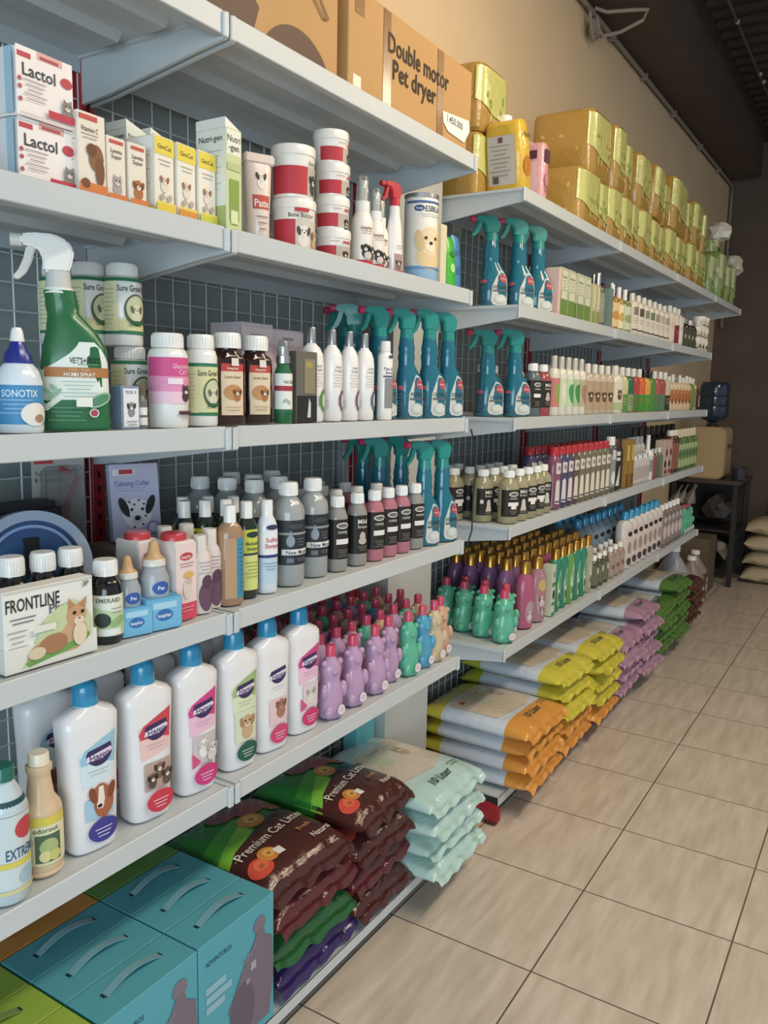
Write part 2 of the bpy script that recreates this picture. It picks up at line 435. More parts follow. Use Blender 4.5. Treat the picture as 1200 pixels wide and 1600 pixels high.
def carton(name, cat, w, d, h, m, front=(), side=(), top=(), bev=.0012, extra=None):
    b = MB(); b.box(-d / 2, d / 2, -w / 2, w / 2, 0, h, m, bev)
    if front: b.decal(front, s_front(d / 2))
    if side: b.decal(side, s_side(w / 2))
    if top: b.decal(top, s_top(h))
    if extra: extra(b)
    k = Kind(name, cat); k.add('body', b); return k
def lines(cx, y0, w, n, dy, col, h=.0012):
    o = []
    for i in range(n):
        ww = w * (1 - .18 * ((i * 7) % 3)); o.append(('r', cx - ww / 2, y0 - i * dy, cx + ww / 2, y0 - i * dy + h, col))
    return o
def dog(cx, cy, s, fur='d9c4a0', ear='9b6a3c', muzzle='efe6d6'):
    return [('o', cx, cy - s * 1.1, s * .9, s * 1.0, fur), ('o', cx, cy, s * .8, s * .85, fur), ('o', cx - s * .78, cy + s * .05, s * .3, s * .62, .25, ear), ('o', cx + s * .78, cy + s * .05, s * .3, s * .62, -.25, ear),
            ('o', cx, cy - s * .3, s * .38, s * .36, muzzle), ('o', cx - s * .3, cy + s * .15, s * .1, s * .11, '2a1d16'), ('o', cx + s * .3, cy + s * .15, s * .1, s * .11, '2a1d16'), ('o', cx, cy - s * .18, s * .14, s * .1, '1c1512')]
def cat_(cx, cy, s, fur='8a8178', pale='d8d0c4'):
    return [('o', cx, cy - s * 1.0, s * .85, s * .9, fur), ('p', [(cx - s * .75, cy + s * .1), (cx - s * .65, cy + s * 1.05), (cx - s * .1, cy + s * .6)], fur), ('p', [(cx + s * .75, cy + s * .1), (cx + s * .1, cy + s * .6), (cx + s * .65, cy + s * 1.05)], fur),
            ('o', cx, cy, s * .8, s * .7, fur), ('o', cx, cy - s * .28, s * .4, s * .3, pale), ('o', cx - s * .32, cy + s * .12, s * .13, s * .11, '20201c'), ('o', cx + s * .32, cy + s * .12, s * .13, s * .11, '20201c'), ('o', cx, cy - s * .16, s * .09, s * .06, '5a3028')]
def trigger_head(m_main, m_nozzle, z, s=1.0, cy=0, ring=None):
    """spray head whose nozzle points to local -Y; returns [(part, MB, parent offset)]"""
    P = lambda pts: [(cy + y * s, z + q * s) for y, q in pts]
    a = MB()
    a.loft([(z - .016 * s, .0165 * s, .0165 * s, 2, cy), (z + .006 * s, .0150 * s, .0150 * s, 2, cy)], ring or m_main, 20)
    a.prism(P([(-.018, .004), (.013, .004), (.019, .022), (.020, .034), (.012, .045), (-.004, .052), (-.030, .052), (-.044, .049), (-.044, .036), (-.026, .034), (-.019, .026)]), 'x', -.0115 * s, .0115 * s, m_main, .003 * s)
    t = MB()
    t.prism(P([(-.026, .035), (-.037, .035), (-.041, .020), (-.047, .006), (-.055, -.004), (-.049, -.008), (-.038, .002), (-.031, .016)]), 'x', -.0065 * s, .0065 * s, m_nozzle if ring else m_main, .0015 * s)
    n = MB(); n.tube([(0, cy - .042 * s, z + .0425 * s), (0, cy - .056 * s, z + .0425 * s)], .0085 * s, m_nozzle, 12)
    return a, t, n
def spray(name, secs, bm_, hm, nm, z, s, shapes, cy=0, ring=None, N=32, wrap=None):
    k = Kind(name, 'spray bottle'); k.face = -.3; b = MB(); b.loft(secs, bm_, N); k.add('body', b)
    a, t, n = trigger_head(hm, nm, z, s, cy, ring)
    h = k.add('spray_head', a); k.add('trigger', t, h); k.add('nozzle', n, h)
    if shapes: k.add('label', label_mb(secs, shapes))
    return k
WHITE = gloss('e9e9e4'); OFFW = gloss('ddd9cc'); SILV = mat('c8c8c8', .25, metal=.9); BLACK = gloss('1c1c1e'); GOLD = mat('c08a2a', .28, metal=.85); CLEARC = mat('dfe6e6', .08, trans=.85)

# ---------------------------------------------------------------- near run, top: shipping cartons
KR = 'b07e44'
def big_carton(name, w, d, h, front, side, label, x, y, parts=None):
    k = carton(name, 'cardboard box', w, d, h, mat('c09458', .7, noise=.10, bscale=9), front, side, bev=.002)
    return k.put(x, y, ZN[0] + .002, label)
br = '6a4a36'
arc = lambda cx, cy, r, t0, t1, n=14: [(cx + r * math.cos(t0 + (t1 - t0) * i / n), cy + r * math.sin(t0 + (t1 - t0) * i / n)) for i in range(n + 1)]
fr1 = [('p', [(-.22, .0)] + [(-.22, .34)] + [(-.05, .34), (-.07, .2), (-.03, .10), (.02, .055), (.0, .0)], '5e4434'), ('p', arc(.13, -.06, .12, .52, PI - .52), '5e4434')]
# outline of a running dog
dogp = [(.02, .06), (.05, .075), (.055, .11), (.085, .13), (.15, .132), (.19, .16), (.22, .17), (.225, .155), (.205, .14), (.20, .10), (.225, .075), (.21, .07), (.185, .09), (.16, .108), (.10, .105), (.08, .09), (.075, .06), (.06, .055)]
dogp = [(x + .0, y + .035) for x, y in dogp]
for i in range(len(dogp)):
    (x0, y0), (x1, y1) = dogp[i], dogp[(i + 1) % len(dogp)]; l = math.hypot(x1 - x0, y1 - y0); nx, ny = -(y1 - y0) / l * .0022, (x1 - x0) / l * .0022
    fr1.append(('p', [(x0 + nx, y0 + ny), (x0 - nx, y0 - ny), (x1 - nx, y1 - ny), (x1 + nx, y1 + ny)], '7c5a3a'))
big_carton('cardboard_box', .52, .34, .36, [s_ for s_ in fr1], [], 'large brown cardboard box printed with dark curves and a dog outline, on the top shelf', -1.20, 1.185, None)
tape = mat('8f6430', .25, coat=.5)
fr2 = [('r', -.265, .002, -.235, .04, tape), ('r', -.26, .16, -.225, .205, tape), ('p', [(-.15, .003), (-.115, .003), (-.120, .208), (-.150, .208)], tape), ('p', [(.10, .003), (.13, .003), (.125, .208), (.095, .208)], tape),
       ('r', .262, 0, .279, .09, tape), ('t', .011, .148, .042, 'Double motor', '30221a', .285), ('t', -.010, .098, .042, 'Pet dryer', '30221a', .20),
       ('p', [(.125, .075), (.27, .090), (.275, .065), (.245, .030), (.155, .035), (.13, .05)], 'efece4'), ('t', .192, .066, .017, '1.450.000', '30302e', .085)]
big_carton('cardboard_box', .565, .34, .212, fr2, [], 'large taped cardboard box reading Double motor Pet dryer, on the top shelf', -1.20, 1.765, None)

# ---------------------------------------------------------------- near run, second shelf
z = ZN[1]
def put(k, x, y, z_, lb, g=None, **kw): return k.put(x, y, z_ + .001, lb, g, **kw)
ls = [('r', -.045, .0, .045, .088, 'efe7e2'), ('r', -.043, .074, -.022, .081, 'c23a48'), ('r', -.012, .078, .028, .088, 'e0a8a4'), ('r', -.008, .079, .022, .083, 'b04a50'), ('t', -.010, .060, .016, 'Lactol', '3b3b46', .058), ('o', .034, .060, .010, .007, 'c23a48'),
      ('o', -.041, .046, .003, .003, 'b84a55'), ('o', -.041, .036, .003, .003, 'b84a55'), ('o', -.041, .020, .003, .003, 'b84a55')] + lines(-.018, .046, .036, 5, .006, '9a8088') + cat_(.033, .028, .010) + [('r', .0, .006, .043, .016, 'c22c44'), ('r', -.045, 0, .045, .003, 'd8c8c4')]
ss = [('r', -.075, .003, .062, .084, 'e4e4e6'), ('r', .060, .002, .076, .086, 'a4c8da'), ('r', -.05, .070, .02, .076, 'c23a48')] + lines(-.02, .055, .07, 6, .007, '98a0a8')
kb = Kind('powder_tin', 'pet milk box'); b = MB(); b.loft([(0, .0455, .078, 7), (.003, .047, .08, 7), (.084, .047, .08, 7), (.088, .0455, .078, 7)], gloss('ece8e6'), 40)
b.decal(ls, s_front(.080), base=.0008); b.decal(ss, s_side(.047), base=.0008); kb.add('body', b)
put(kb, -1.125, .772, z, 'lower of two stacked white pet milk boxes with a kitten picture', 'white pet milk boxes', rz=.0)
put(kb, -1.122, .769, z + .089, 'upper of two stacked white pet milk boxes with a kitten picture', 'white pet milk boxes', rz=.02)
k = carton('medicine_carton', 'carton', .049, .05, .119, paper('e6dccb'), [('r', -.022, .108, .010, .115, 'c64a3c'), ('t', -.004, .096, .007, 'Vitamine C', '6a5a4a', .030), *lines(-.004, .088, .03, 2, .005, 'a89a88'), ('o', .006, .058, .013, .019, '8a5a34'), ('o', .012, .04, .008, .02, '7a4c2c'), ('o', -.002, .068, .009, .009, '6e4226'), ('r', -.0245, 0, .0245, .022, 'd97a32'), ('o', -.014, .020, .008, .007, '7a4c2c')], lines(0, .1, .04, 8, .007, 'b5aa9a'))
put(k, -1.058, .839, z, 'tall white carton with an orange foot and brown animal picture')
def laveta(name_i, fc):
    return carton('medicine_carton', 'carton', .035, .035, .098, paper('e6dccb'), [('r', -.013, .088, .013, .093, 'c64a3c'), ('t', 0, .078, .006, 'Laveta', '5a4a3e', .024), ('t', 0, .070, .006, 'Super', '5a4a3e', .02), *fc, ('r', -.0175, 0, .0175, .016, 'd97a32')])
put(laveta(0, cat_(0, .034, .010, 'a8a29a')), -1.052, .884, z, 'slim white and orange carton with a cat face')
put(laveta(0, dog(0, .036, .010, 'b06a34', '7a4420')), -1.050, .923, z, 'slim white and orange carton with a brown dog face')
for i, (y, c2) in enumerate([(.976, 'e3c81c'), (1.024, 'de8f22'), (1.072, 'c9cc2a')]):
    k = carton('supplement_carton', 'carton', .043, .06, .122, paper('e9e4d4'), [('p', [(-.0215, .094), (.0215, .094), (.0215, .120), (-.0215, .120)], 'e6cf1e'), ('t', 0, .106, .007, 'GimCat', '4a4a30', .032), *lines(0, .085, .028, 2, .006, 'a8a090'), *dog(-.002, .056, .009, 'e2d8c8', '9a6034'), ('o', -.008, .03, .005, .005, 'b9a898'), ('o', .008, .03, .005, .005, 'b9a898'), ('r', -.0215, 0, .0215, .022, c2), ('r', -.0215, .018, .0215, .022, 'e8d040')], [('r', -.028, .10, .028, .119, 'f2efe6'), *lines(0, .09, .04, 9, .007, 'b5b0a0'), ('r', -.03, 0, .03, .014, 'e3c81c')])
    put(k, -1.062, y, z, f'yellow and white carton with a terrier face, {ORD[i]} from the left of three', 'yellow terrier cartons', rz=.06)
def gable(b): b.prism([(-.021, .150), (.021, .150), (-.021, .163)], 'x', -.025, .025, paper('e9e9df'))
for i, y in enumerate((1.000, 1.052)):
    k = carton('gable_carton', 'carton', .042, .05, .15, paper('e2e6d8'), [('r', -.021, .13, .021, .15, 'dfe6d2'), ('t', 0, .138, .008, 'Nutri-gen', '3c4638', .036), ('r', -.021, .0, .021, .10, '8fb24c')], [('t', 0, .138, .008, 'Nutri-gen', '3c4638', .04)], extra=gable)
    put(k, -1.145, y, z, f'{["left", "right"][i]} white gable-topped carton behind the yellow cartons', 'white gable-topped cartons')
def gable2(b): b.prism([(-.019, .168), (.0185, .168), (-.019, .184)], 'x', -.034, .034, paper('e9e9df'))
k = carton('gable_carton', 'carton', .038, .07, .168, paper('e6e8da'), [('r', -.019, .0, .019, .168, 'c9d296'), ('r', -.0175, .125, .0175, .166, 'e4e6d6'), ('t', 0, .152, .011, 'Nutri', '3c4638', .032), ('t', 0, .138, .011, '-gen', '3c4638', .026), ('p', [(-.012, .02), (-.008, .01), (.008, .01), (.012, .02), (.012, .085), (-.012, .085)], '86a042'), ('r', -.009, .012, .009, .034, 'd9dfae'), ('r', -.017, .1, .017, .112, 'b7c48a')], [('t', 0, .152, .010, 'Nutri-gen', '3c4638', .055), ('r', -.034, 0, .034, .04, 'a9bb68'), *lines(0, .13, .05, 8, .009, 'b5b8a4')], extra=gable2)
put(k, -1.048, 1.118, z, 'tall pale green and white gable-topped gel carton at the shelf joint')
secs = [(0, .020, .020, 2), (.004, .022, .022, 2), (.05, .022, .022, 2), (.11, .026, .018, 2), (.142, .027, .012, 2.4)]
k = Kind('paste_tube', 'tube'); k.face = -.45; b = MB(); b.loft(secs, gloss('e6d2c4'), 28); b.box(-.013, .013, -.03, .03, .142, .160, gloss('e6d2c4'), .003); k.add('body', b)
k.add('label', label_mb(secs, [('r', -.02, .060, .02, .085, 'c04a34'), ('t', 0, .071, .014, 'Paste', 'f0e4da', .034), *dog(0, .118, .011, 'e8dccc', '3a2c26'), *lines(0, .045, .028, 3, .011, '8a7468', .002)]))
put(k, -1.060, 1.235, z, 'cream paste tube with a red band and puppies')
k = carton('picture_carton', 'carton', .05, .045, .150, paper('e6dfd6'), [('r', -.02, .1, .02, .13, 'c9b49a'), *dog(0, .085, .013, '3a3230', '1c1816'), ('o', 0, .03, .018, .02, '8a8078')], [])
put(k, -1.115, 1.272, z, 'white puppy picture carton half hidden behind the cream tube')
def tub(r, h, art, txt=None):
    secs = [(0, r * .9, r * .9, 2), (.003, r * .93, r * .93, 2), (h - .018, r * .985, r * .985, 2)]
    k = Kind('lidded_tub', 'tub'); k.face = -.55; b = MB(); b.loft(secs, gloss('ece6dc'), 40); k.add('body', b)
    l = MB(); l.loft([(h - .018, r * 1.03, r * 1.03, 2), (h - .004, r * 1.03, r * 1.03, 2), (h, r * .99, r * .99, 2)], gloss('ece6dc'), 40); k.add('lid', l)
    k.add('label', label_mb(secs, art)); return k
R_ = 'c02836'
big = lambda t: [('r', -.066, .006, -.012, .058, R_), ('r', -.012, .006, .06, .058, 'cfc4b4'), *dog(.006, .036, .014, 'e4dccf', '4a4440'), *dog(.036, .03, .012, 'c8a878', '8a6a40'), ('r', -.014, .072, .014, .079, R_), ('t', .0, .0655, .008, t, '3a3434', .05)]
kA = tub(.043, .098, big('Bone Builder'))
kB = tub(.043, .098, [('r', -.066, .006, .016, .058, R_), ('r', .016, .006, .066, .058, 'b9ac9c'), *dog(.034, .034, .013, '4a4440', '2a2420'), ('t', .038, .0655, .008, 'Bone Builder', '3a3434', .04)])
put(kA, -1.062, 1.347, z, 'lower of two stacked large white bone supplement tubs with dogs', 'large white supplement tubs')
put(kB, -1.062, 1.344, z + .099, 'upper of two stacked large white tubs with a wide red band', 'large white supplement tubs')
ks = tub(.037, .066, [('r', -.06, .005, -.008, .032, R_), ('r', -.008, .005, .05, .032, 'b9ac9c'), *dog(.016, .016, .008, '3c3836', '221e1c'), ('r', .006, .038, .03, .042, 'b84850'), *lines(-.01, .04, .02, 1, .004, '8a8078')])
for i in range(4): put(ks, -1.068 - .002 * (i % 2), 1.490 - .003 * i, z + .0655 * i, ['bottom tub', 'second tub from the bottom', 'third tub from the bottom', 'topmost tub'][i] + ' in the stack of four small white and red tubs', 'stacked small supplement tubs', rz=.2 * i)
secs = [(0, .022, .022, 2), (.004, .024, .024, 2), (.105, .024, .024, 2), (.118, .019, .019, 2), (.124, .016, .016, 2)]
k = Kind('pump_bottle', 'pump bottle'); k.face = -.45; b = MB(); b.loft(secs, gloss('ece4da'), 28); k.add('body', b)
c = MB(); c.loft([(.124, .0165, .0165, 2), (.146, .0165, .0165, 2)], WHITE, 20); c.loft([(.146, .008, .008, 2), (.178, .007, .007, 2), (.186, .009, .009, 2), (.190, .007, .007, 2)], WHITE, 16); k.add('pump', c)
c = MB(); c.loft([(.144, .0145, .0145, 2), (.196, .0135, .0135, 2), (.200, .011, .011, 2)], CLEARC, 20); k.add('clear_overcap', c, label='clear plastic overcap')
k.add('label', label_mb(secs, [('r', -.045, .003, .045, .018, R_), ('t', 0, .088, .008, 'beaphar', '7a4a4a', .03), *lines(0, .080, .028, 2, .005, '9a8a84'), *dog(-.004, .044, .010, '3a3432', '1e1a18'), *dog(.014, .04, .010, '5a504a', '1e1a18'), ('o', 0, .028, .008, .008, 'c9bdb4')]))
for i, (x, y, s_) in enumerate([(-1.062, 1.592, 1), (-1.062, 1.645, .92), (-1.075, 1.685, .88)]): put(k, x, y, z, f'white pump bottle with a clear overcap, {ORD[i]} from the left of three', 'white pump bottles with clear overcaps', sc=s_)
secs = [(0, .018, .016, 2.4), (.004, .020, .018, 2.4), (.06, .020, .018, 2.4), (.11, .0175, .016, 2.2), (.145, .012, .012, 2), (.165, .012, .012, 2)]
k = spray('trigger_spray', secs, gloss('ece8e4'), gloss('c02030'), gloss('c02030'), .172, .78, [('r', -.012, .004, .03, .05, 'b08a88'), *dog(.0, .03, .008, '7a6a60', '3a3230'), *lines(.002, .068, .02, 2, .006, '8a7a78'), ('r', -.012, .004, .03, .012, 'a02838')], cy=0, ring=gloss('c02030'))
put(k, -1.055, 1.718, z, 'small white trigger spray bottle with a red head')
secs = [(0, .041, .041, 2), (.003, .042, .042, 2), (.195, .042, .042, 2), (.199, .040, .040, 2)]
k = Kind('food_can', 'can'); k.face = -.45; b = MB(); b.loft(secs, mat('e4e0d4', .35, coat=.2), 44); k.add('body', b)
c = MB(); c.loft([(.199, .043, .043, 2), (.208, .043, .043, 2), (.209, .040, .040, 2)], SILV, 44); k.add('lid', c)
k.add('label', label_mb(secs, [('r', -.066, .184, .066, .190, '4a6494'), ('o', -.030, .172, .013, .0075, '2e4a7c'), ('t', -.030, .172, .005, 'PetAg', 'e8ecf0', .016), ('t', .012, .172, .014, 'ESBILAC', '3a4660', .055), *lines(.004, .158, .07, 2, .005, 'a8a8a0'), ('r', -.066, .002, .066, .036, '86aed0'), ('o', .0, .06, .036, .034, 'e0c490'), ('o', .0, .095, .030, .034, 'e6cfa2'), ('o', -.028, .095, .011, .026, .2, 'd8b880'), ('o', .028, .095, .011, .026, -.2, 'd8b880'), ('o', .0, .082, .014, .013, 'eddcb8'), ('o', -.013, .102, .004, .004, '3a2a20'), ('o', .013, .102, .004, .004, '3a2a20'), ('o', 0, .090, .005, .004, '2a1c18'), ('r', -.066, .030, .066, .034, '5f8fc0')]))
put(k, -1.055, 1.845, z, 'tall white can of puppy milk with a fluffy puppy face')
def pouch(name, w, t, h, m, shapes=None, cat='pouch'):
    secs = [(0, w * .46, t * .5, 3), (h * .1, w * .5, t * .5, 3), (h * .55, w * .5, t * .42, 3), (h * .88, w * .49, t * .2, 3), (h, w * .49, t * .07, 3)]
    k = Kind(name, cat); b = MB(); b.loft(secs, m, 32)
    if shapes: b.decal(shapes, s_loft(secs), step=.01, base=.001)
    k.add('body', b); return k
put(carton('picture_carton', 'carton', .03, .05, .150, paper('d8cfae'), []), -1.05, 1.912, z, 'narrow cream carton beside the puppy milk can')
put(pouch('treat_pouch', .050, .035, .128, film('3cb824'), [('o', .0, .05, .012, .012, 'a8e07a'), ('o', .004, .085, .015, .008, '1e7a18')]), -1.04, 1.962, z, 'bright green glossy pouch at the right end of the second shelf')
put(pouch('cream_tube', .045, .035, .138, gloss('3c84b8'), [('r', -.012, .04, .012, .1, '2c6498')], 'tube'), -1.045, 2.005, z, 'blue tube at the right end of the second shelf')

# ---------------------------------------------------------------- near run, third shelf
z = ZN[2]
secs = [(0, .029, .029, 2), (.004, .031, .031, 2), (.07, .031, .031, 2), (.086, .027, .027, 2), (.096, .019, .019, 2)]
k = Kind('squeeze_bottle', 'bottle'); k.face = -.45; b = MB(); b.loft(secs, gloss('d6e2ea'), 32); k.add('body', b)
c = MB(); c.loft([(.096, .020, .020, 2), (.108, .018, .018, 2), (.118, .012, .012, 2), (.126, .009, .009, 2)], gloss('22308a'), 20); k.add('collar', c, label='dark blue collar')
c = MB(); c.loft([(.126, .010, .010, 2), (.140, .008, .008, 2), (.145, .006, .006, 2)], WHITE, 16); k.add('tip_cap', c)
k.add('label', label_mb(secs, [('r', -.05, .012, .04, .066, '3a8cc0'), ('t', -.004, .055, .010, 'SONOTIX', 'dceaf4', .05), *lines(-.01, .045, .045, 4, .006, '9cc4dc'), ('o', .016, .026, .020, .016, 'e6e2d8'), ('o', .022, .02, .008, .006, 'a8866a')]))
put(k, -1.058, .722, z, 'blue and white squeeze bottle at the left edge of the third shelf')
# big green home spray
GR = gloss('1f6a3c')
secs = [(0, .046, .026, 3.4), (.004, .048, .028, 3.4), (.055, .048, .028, 3.4), (.100, .047, .027, 3.2), (.122, .045, .026, 3, .001), (.145, .036, .024, 2.6, -.002), (.165, .0255, .022, 2.2, -.010), (.172, .0225, .020, 2.2, -.013), (.182, .0235, .021, 2, -.014), (.192, .0225, .020, 2, -.015), (.203, .0225, .020, 2, -.017), (.207, .016, .016, 2, -.018)]
k = Kind('trigger_spray', 'spray bottle'); k.face = -.62; b = MB(); b.loft(secs, GR, 44); k.add('body', b)
a, t, n = trigger_head(gloss('e8e6e0'), mat('d8d4cc', .3), .224, 1.12, -.018, gloss('c9c9c4'))
h = k.add('spray_head', a); k.add('trigger', t, h); k.add('nozzle', n, h)
c = MB(); c.loft([(.199, .0215, .0205, 2, -.0175), (.207, .0205, .0195, 2, -.018)], gloss('dfe4dc'), 24); k.add('collar', c)
wp = [(-.049, .030), (-.049, .075), (-.02, .085), (.005, .105), (.03, .128), (.042, .132), (.05, .105), (.05, .05), (.03, .046), (-.02, .045), (-.038, .03)]
k.add('label', label_mb(secs, [('p', [(-.07, .004), (.052, .004), (.052, .045), (-.07, .045)], '1f6a3c'), ('p', [(-.07, .04), (-.07, .10), (-.049, .088), (-.030, .098), (-.008, .114), (.010, .130), (.034, .130), (.052, .100), (.052, .046), (.03, .046), (-.02, .046), (-.04, .03), (-.06, .03)], 'dfe6dc'), ('t', .014, .1035, .0085, 'VET\'S+BEST', '24302a', .046), *lines(.018, .097, .03, 1, .004, '7a9a80'), ('r', -.044, .079, .052, .093, 'b0743a'), ('t', .006, .0895, .004, 'FLEA + TICK', 'd8b088', .05), ('t', .006, .083, .0055, 'HOME SPRAY', 'efe8dc', .055), *lines(.004, .072, .05, 5, .0055, '8aa890', .0009), ('o', -.034, .050, .008, .003, .8, '8fb89a'), ('o', -.026, .056, .008, .003, .8, '8fb89a'), ('o', -.030, .062, .008, .003, 2.3, '8fb89a'), ('o', -.038, .056, .008, .003, 2.3, '8fb89a'), ('o', .032, .046, .018, .009, .5, '9dbcA6'), ('o', .032, .046, .015, .0065, .5, '4e8a64'), *lines(-.012, .034, .05, 4, .006, '6aa880', .0009), ('o', .024, .027, .0065, .0065, 'd8dfd2'), ('o', .024, .027, .005, .005, 'b04048'), ('r', .0, .036, .022, .050, 'ece8d8')]))
put(k, -1.055, .813, z, 'large green and white home spray bottle with a white trigger head')
k = carton('medicine_carton', 'carton', .030, .03, .098, paper('cfcfd8'), [('t', .0, .085, .007, 'X PLUS', '2e3a70', .026), ('t', 0, .076, .006, 'TICK', '2e3a70', .02), *dog(0, .040, .009, '8a6a58', '4a342a')])
put(k, -1.125, .905, z, 'narrow pale carton directly behind the small blue and white box')
k = carton('medicine_carton', 'carton', .036, .028, .068, paper('7f92a8'), [('r', -.015, .004, .015, .064, 'e4e6e8'), ('t', 0, .058, .005, 'TICK X', '2e3a70', .024), *dog(0, .036, .008, '8a8c90', '3a3c40'), *lines(0, .012, .022, 2, .005, '7a7a80')])
put(k, -1.040, .893, z, 'small blue and white flea drops box with a dog face')
k = bottle('glass_vial', 'vial', round_secs(.011, .056, .007, .006, .008), mat('a8a49a', .1, trans=.6), (.008, .056, .070), mat('6a5a4a', .4), [('r', -.010, .022, .010, .034, 'e8e8ea'), ('r', -.010, .006, .010, .018, 'e0e0e4')], N=20)
put(k, -1.042, .926, z, 'tiny clear vial with two white stickers')
SG = lambda w: [('r', -w, .022, w, .108, 'd9d59a'), ('r', -w, .104, w, .110, '2a7a54'), ('r', -w, .018, w, .024, '2a7a54'), ('r', -w, .023, -w * .35, .103, 'e2dfae'), ('t', w * .2, .093, .010, 'Sure Grow 100', '3a5040', w * 1.15), ('o', w * .25, .058, w * .42, .026, '54603e'), ('o', w * .25, .060, w * .35, .021, 'c4c8a0'), *dog(w * .25, .058, .010, 'd8d4b4', '6a6a4c'), ('r', w * .25 - .012, .034, w * .25 + .012, .040, '28603c'), *lines(-w * .66, .09, w * .4, 9, .007, 'a8a888', .001)]
def pill(r, h, shapes, bm_=WHITE, capm=WHITE):
    return bottle('supplement_bottle', 'bottle', [(0, r * .94, r * .94, 2), (.004, r, r, 2), (h * .76, r, r, 2), (h * .82, r * .9, r * .9, 2), (h * .845, r * .74, r * .74, 2)], bm_, (r * .80, h * .845, h), capm, shapes, N=36, ridges=30)
kg = pill(.0315, .134, SG(.05))
put(kg, -1.130, .972, z + .1345, 'right front one of the green banded bottles on the upper tier', 'green banded supplement bottles')
put(kg, -1.175, .938, z + .1345, 'middle one of the green banded bottles on the upper tier', 'green banded supplement bottles', rz=.1)
put(kg, -1.235, .925, z + .1345, 'rear one of the green banded bottles on the upper tier', 'green banded supplement bottles')
put(kg, -1.128, .982, z, 'green banded bottle standing under the upper tier, half hidden by the pink one', 'green banded supplement bottles')
put(kg, -1.178, .930, z, 'green banded bottle under the upper tier behind the flea drops box', 'green banded supplement bottles')
put(kg, -1.240, .965, z, 'green banded bottle under the upper tier at the very back', 'green banded supplement bottles')
PK = 'd84a8c'
kp = pill(.033, .156, [('r', -.052, .085, .052, .116, PK), ('r', -.052, .06, .052, .085, 'e690b8'), ('r', -.052, .04, .052, .06, 'edc4d4'), ('t', .016, .102, .008, 'Glucosamine', 'f0c8dc', .04), ('t', .016, .092, .008, 'CAT', 'f0c8dc', .02), ('r', -.012, .072, .014, .082, 'f0dce4'), *cat_(.020, .062, .010, '4a3c40', 'e8e0dc'), ('o', .036, .055, .006, .012, '8a6a5a'), ('r', .004, .022, .044, .028, '5a2a3c'), *lines(.024, .016, .036, 1, .004, 'a87888')])
put(kp, -1.056, 1.000, z, 'white supplement bottle with a bright pink label and a cat')
kw_ = pill(.029, .160, [(s_[0],) + tuple(s_[1:]) for s_ in SG(.045)])
put(kw_, -1.070, 1.092, z, 'white supplement bottle with a yellow label, between the pink and brown bottles')
AMB = mat('2e1512', .15, coat=.5)
for i, (x, y) in enumerate([(-1.072, 1.162), (-1.078, 1.247), (-1.085, 1.325)][:2]):
    k = bottle('amber_medicine_bottle', 'bottle', oval_secs(.033, .026, .142, .020, .004, .020), AMB, (.0255, .140, .168), WHITE, [('r', -.022, .018, .022, .110, 'dfc9a8'), ('r', -.022, .098, .022, .112, 'c03a34'), ('t', 0, .104, .005, 'beaphar', 'eed8cc', .022), ('t', 0, .088, .005, 'Laveta Super', '8a5a44', .032), ('o', .0, .060, .018, .014, 'c08a54'), *dog(.008, .060, .008, 'a8703c', '6a401e'), *lines(0, .032, .03, 2, .006, 'a08468'), ('r', -.004, .108, .010, .122, 'e0d4cc')], N=32, ridges=26)
    put(k, x, y, z, f'{["left", "right"][i]} one of two dark brown bottles with white caps and tan labels', 'dark brown white-capped bottles')
secs = [(0, .0165, .0165, 2), (.004, .018, .018, 2), (.098, .018, .018, 2), (.110, .013, .013, 2), (.120, .012, .012, 2)]
k = Kind('mist_spray', 'spray bottle'); k.face = -.45; b = MB(); b.loft(secs, GR, 28); k.add('body', b)
c = MB(); c.loft([(.118, .0145, .0145, 2), (.132, .0145, .0145, 2), (.134, .009, .009, 2), (.150, .009, .009, 2)], SILV, 20); k.add('mist_pump', c, label='silver mist pump')
c = MB(); c.loft([(.130, .0125, .0125, 2), (.158, .0115, .0115, 2), (.162, .009, .009, 2)], CLEARC, 20); k.add('clear_overcap', c)
k.add('label', label_mb(secs, [('r', -.027, .024, .027, .098, 'e4e6dc'), ('t', .006, .082, .007, 'Vet\'s Best', '30403a', .026), ('r', -.027, .064, .027, .074, 'a82a3c'), ('o', -.004, .045, .006, .003, .7, '9cbca0'), ('o', .004, .042, .006, .003, 2.3, '9cbca0'), ('r', -.027, .02, .027, .028, '1f6a3c')]))
put(k, -1.048, 1.297, z, 'slim green and white mist spray with a silver pump')
k = carton('dark_package', 'carton', .070, .05, .145, mat('6a665c', .35, coat=.3), [('r', -.034, .0, .034, .055, '26282c'), ('r', -.010, .060, .026, .13, '8a8468'), ('o', .006, .118, .012, .006, 'a89a4c'), ('p', [(.0, .01), (.012, .01), (.012, .04), (.006, .05)], 'c8ccd0')], [])
put(k, -1.075, 1.378, z, 'dull grey and black package between the mist spray and white shampoos')
for i, (x, y, w) in enumerate([(-1.225, 1.375, .10), (-1.235, 1.49, .11)]):
    k = carton('pink_carton', 'carton', w, .09, .205 - .006 * i, paper('d8c4cc'), [('r', -w / 2, .165, w / 2, .195, 'e4d6da'), ('t', 0, .18, .009, 'beaphar', '6a5a64', .04)], [('r', -.04, .165, .04, .195, 'e0d0d6'), ('t', 0, .18, .008, 'beaphar', '6a5a64', .04)])
    put(k, x, y, z, f'{["left", "right"][i]} pale pink carton behind the brown and white bottles', 'pale pink cartons at the back')
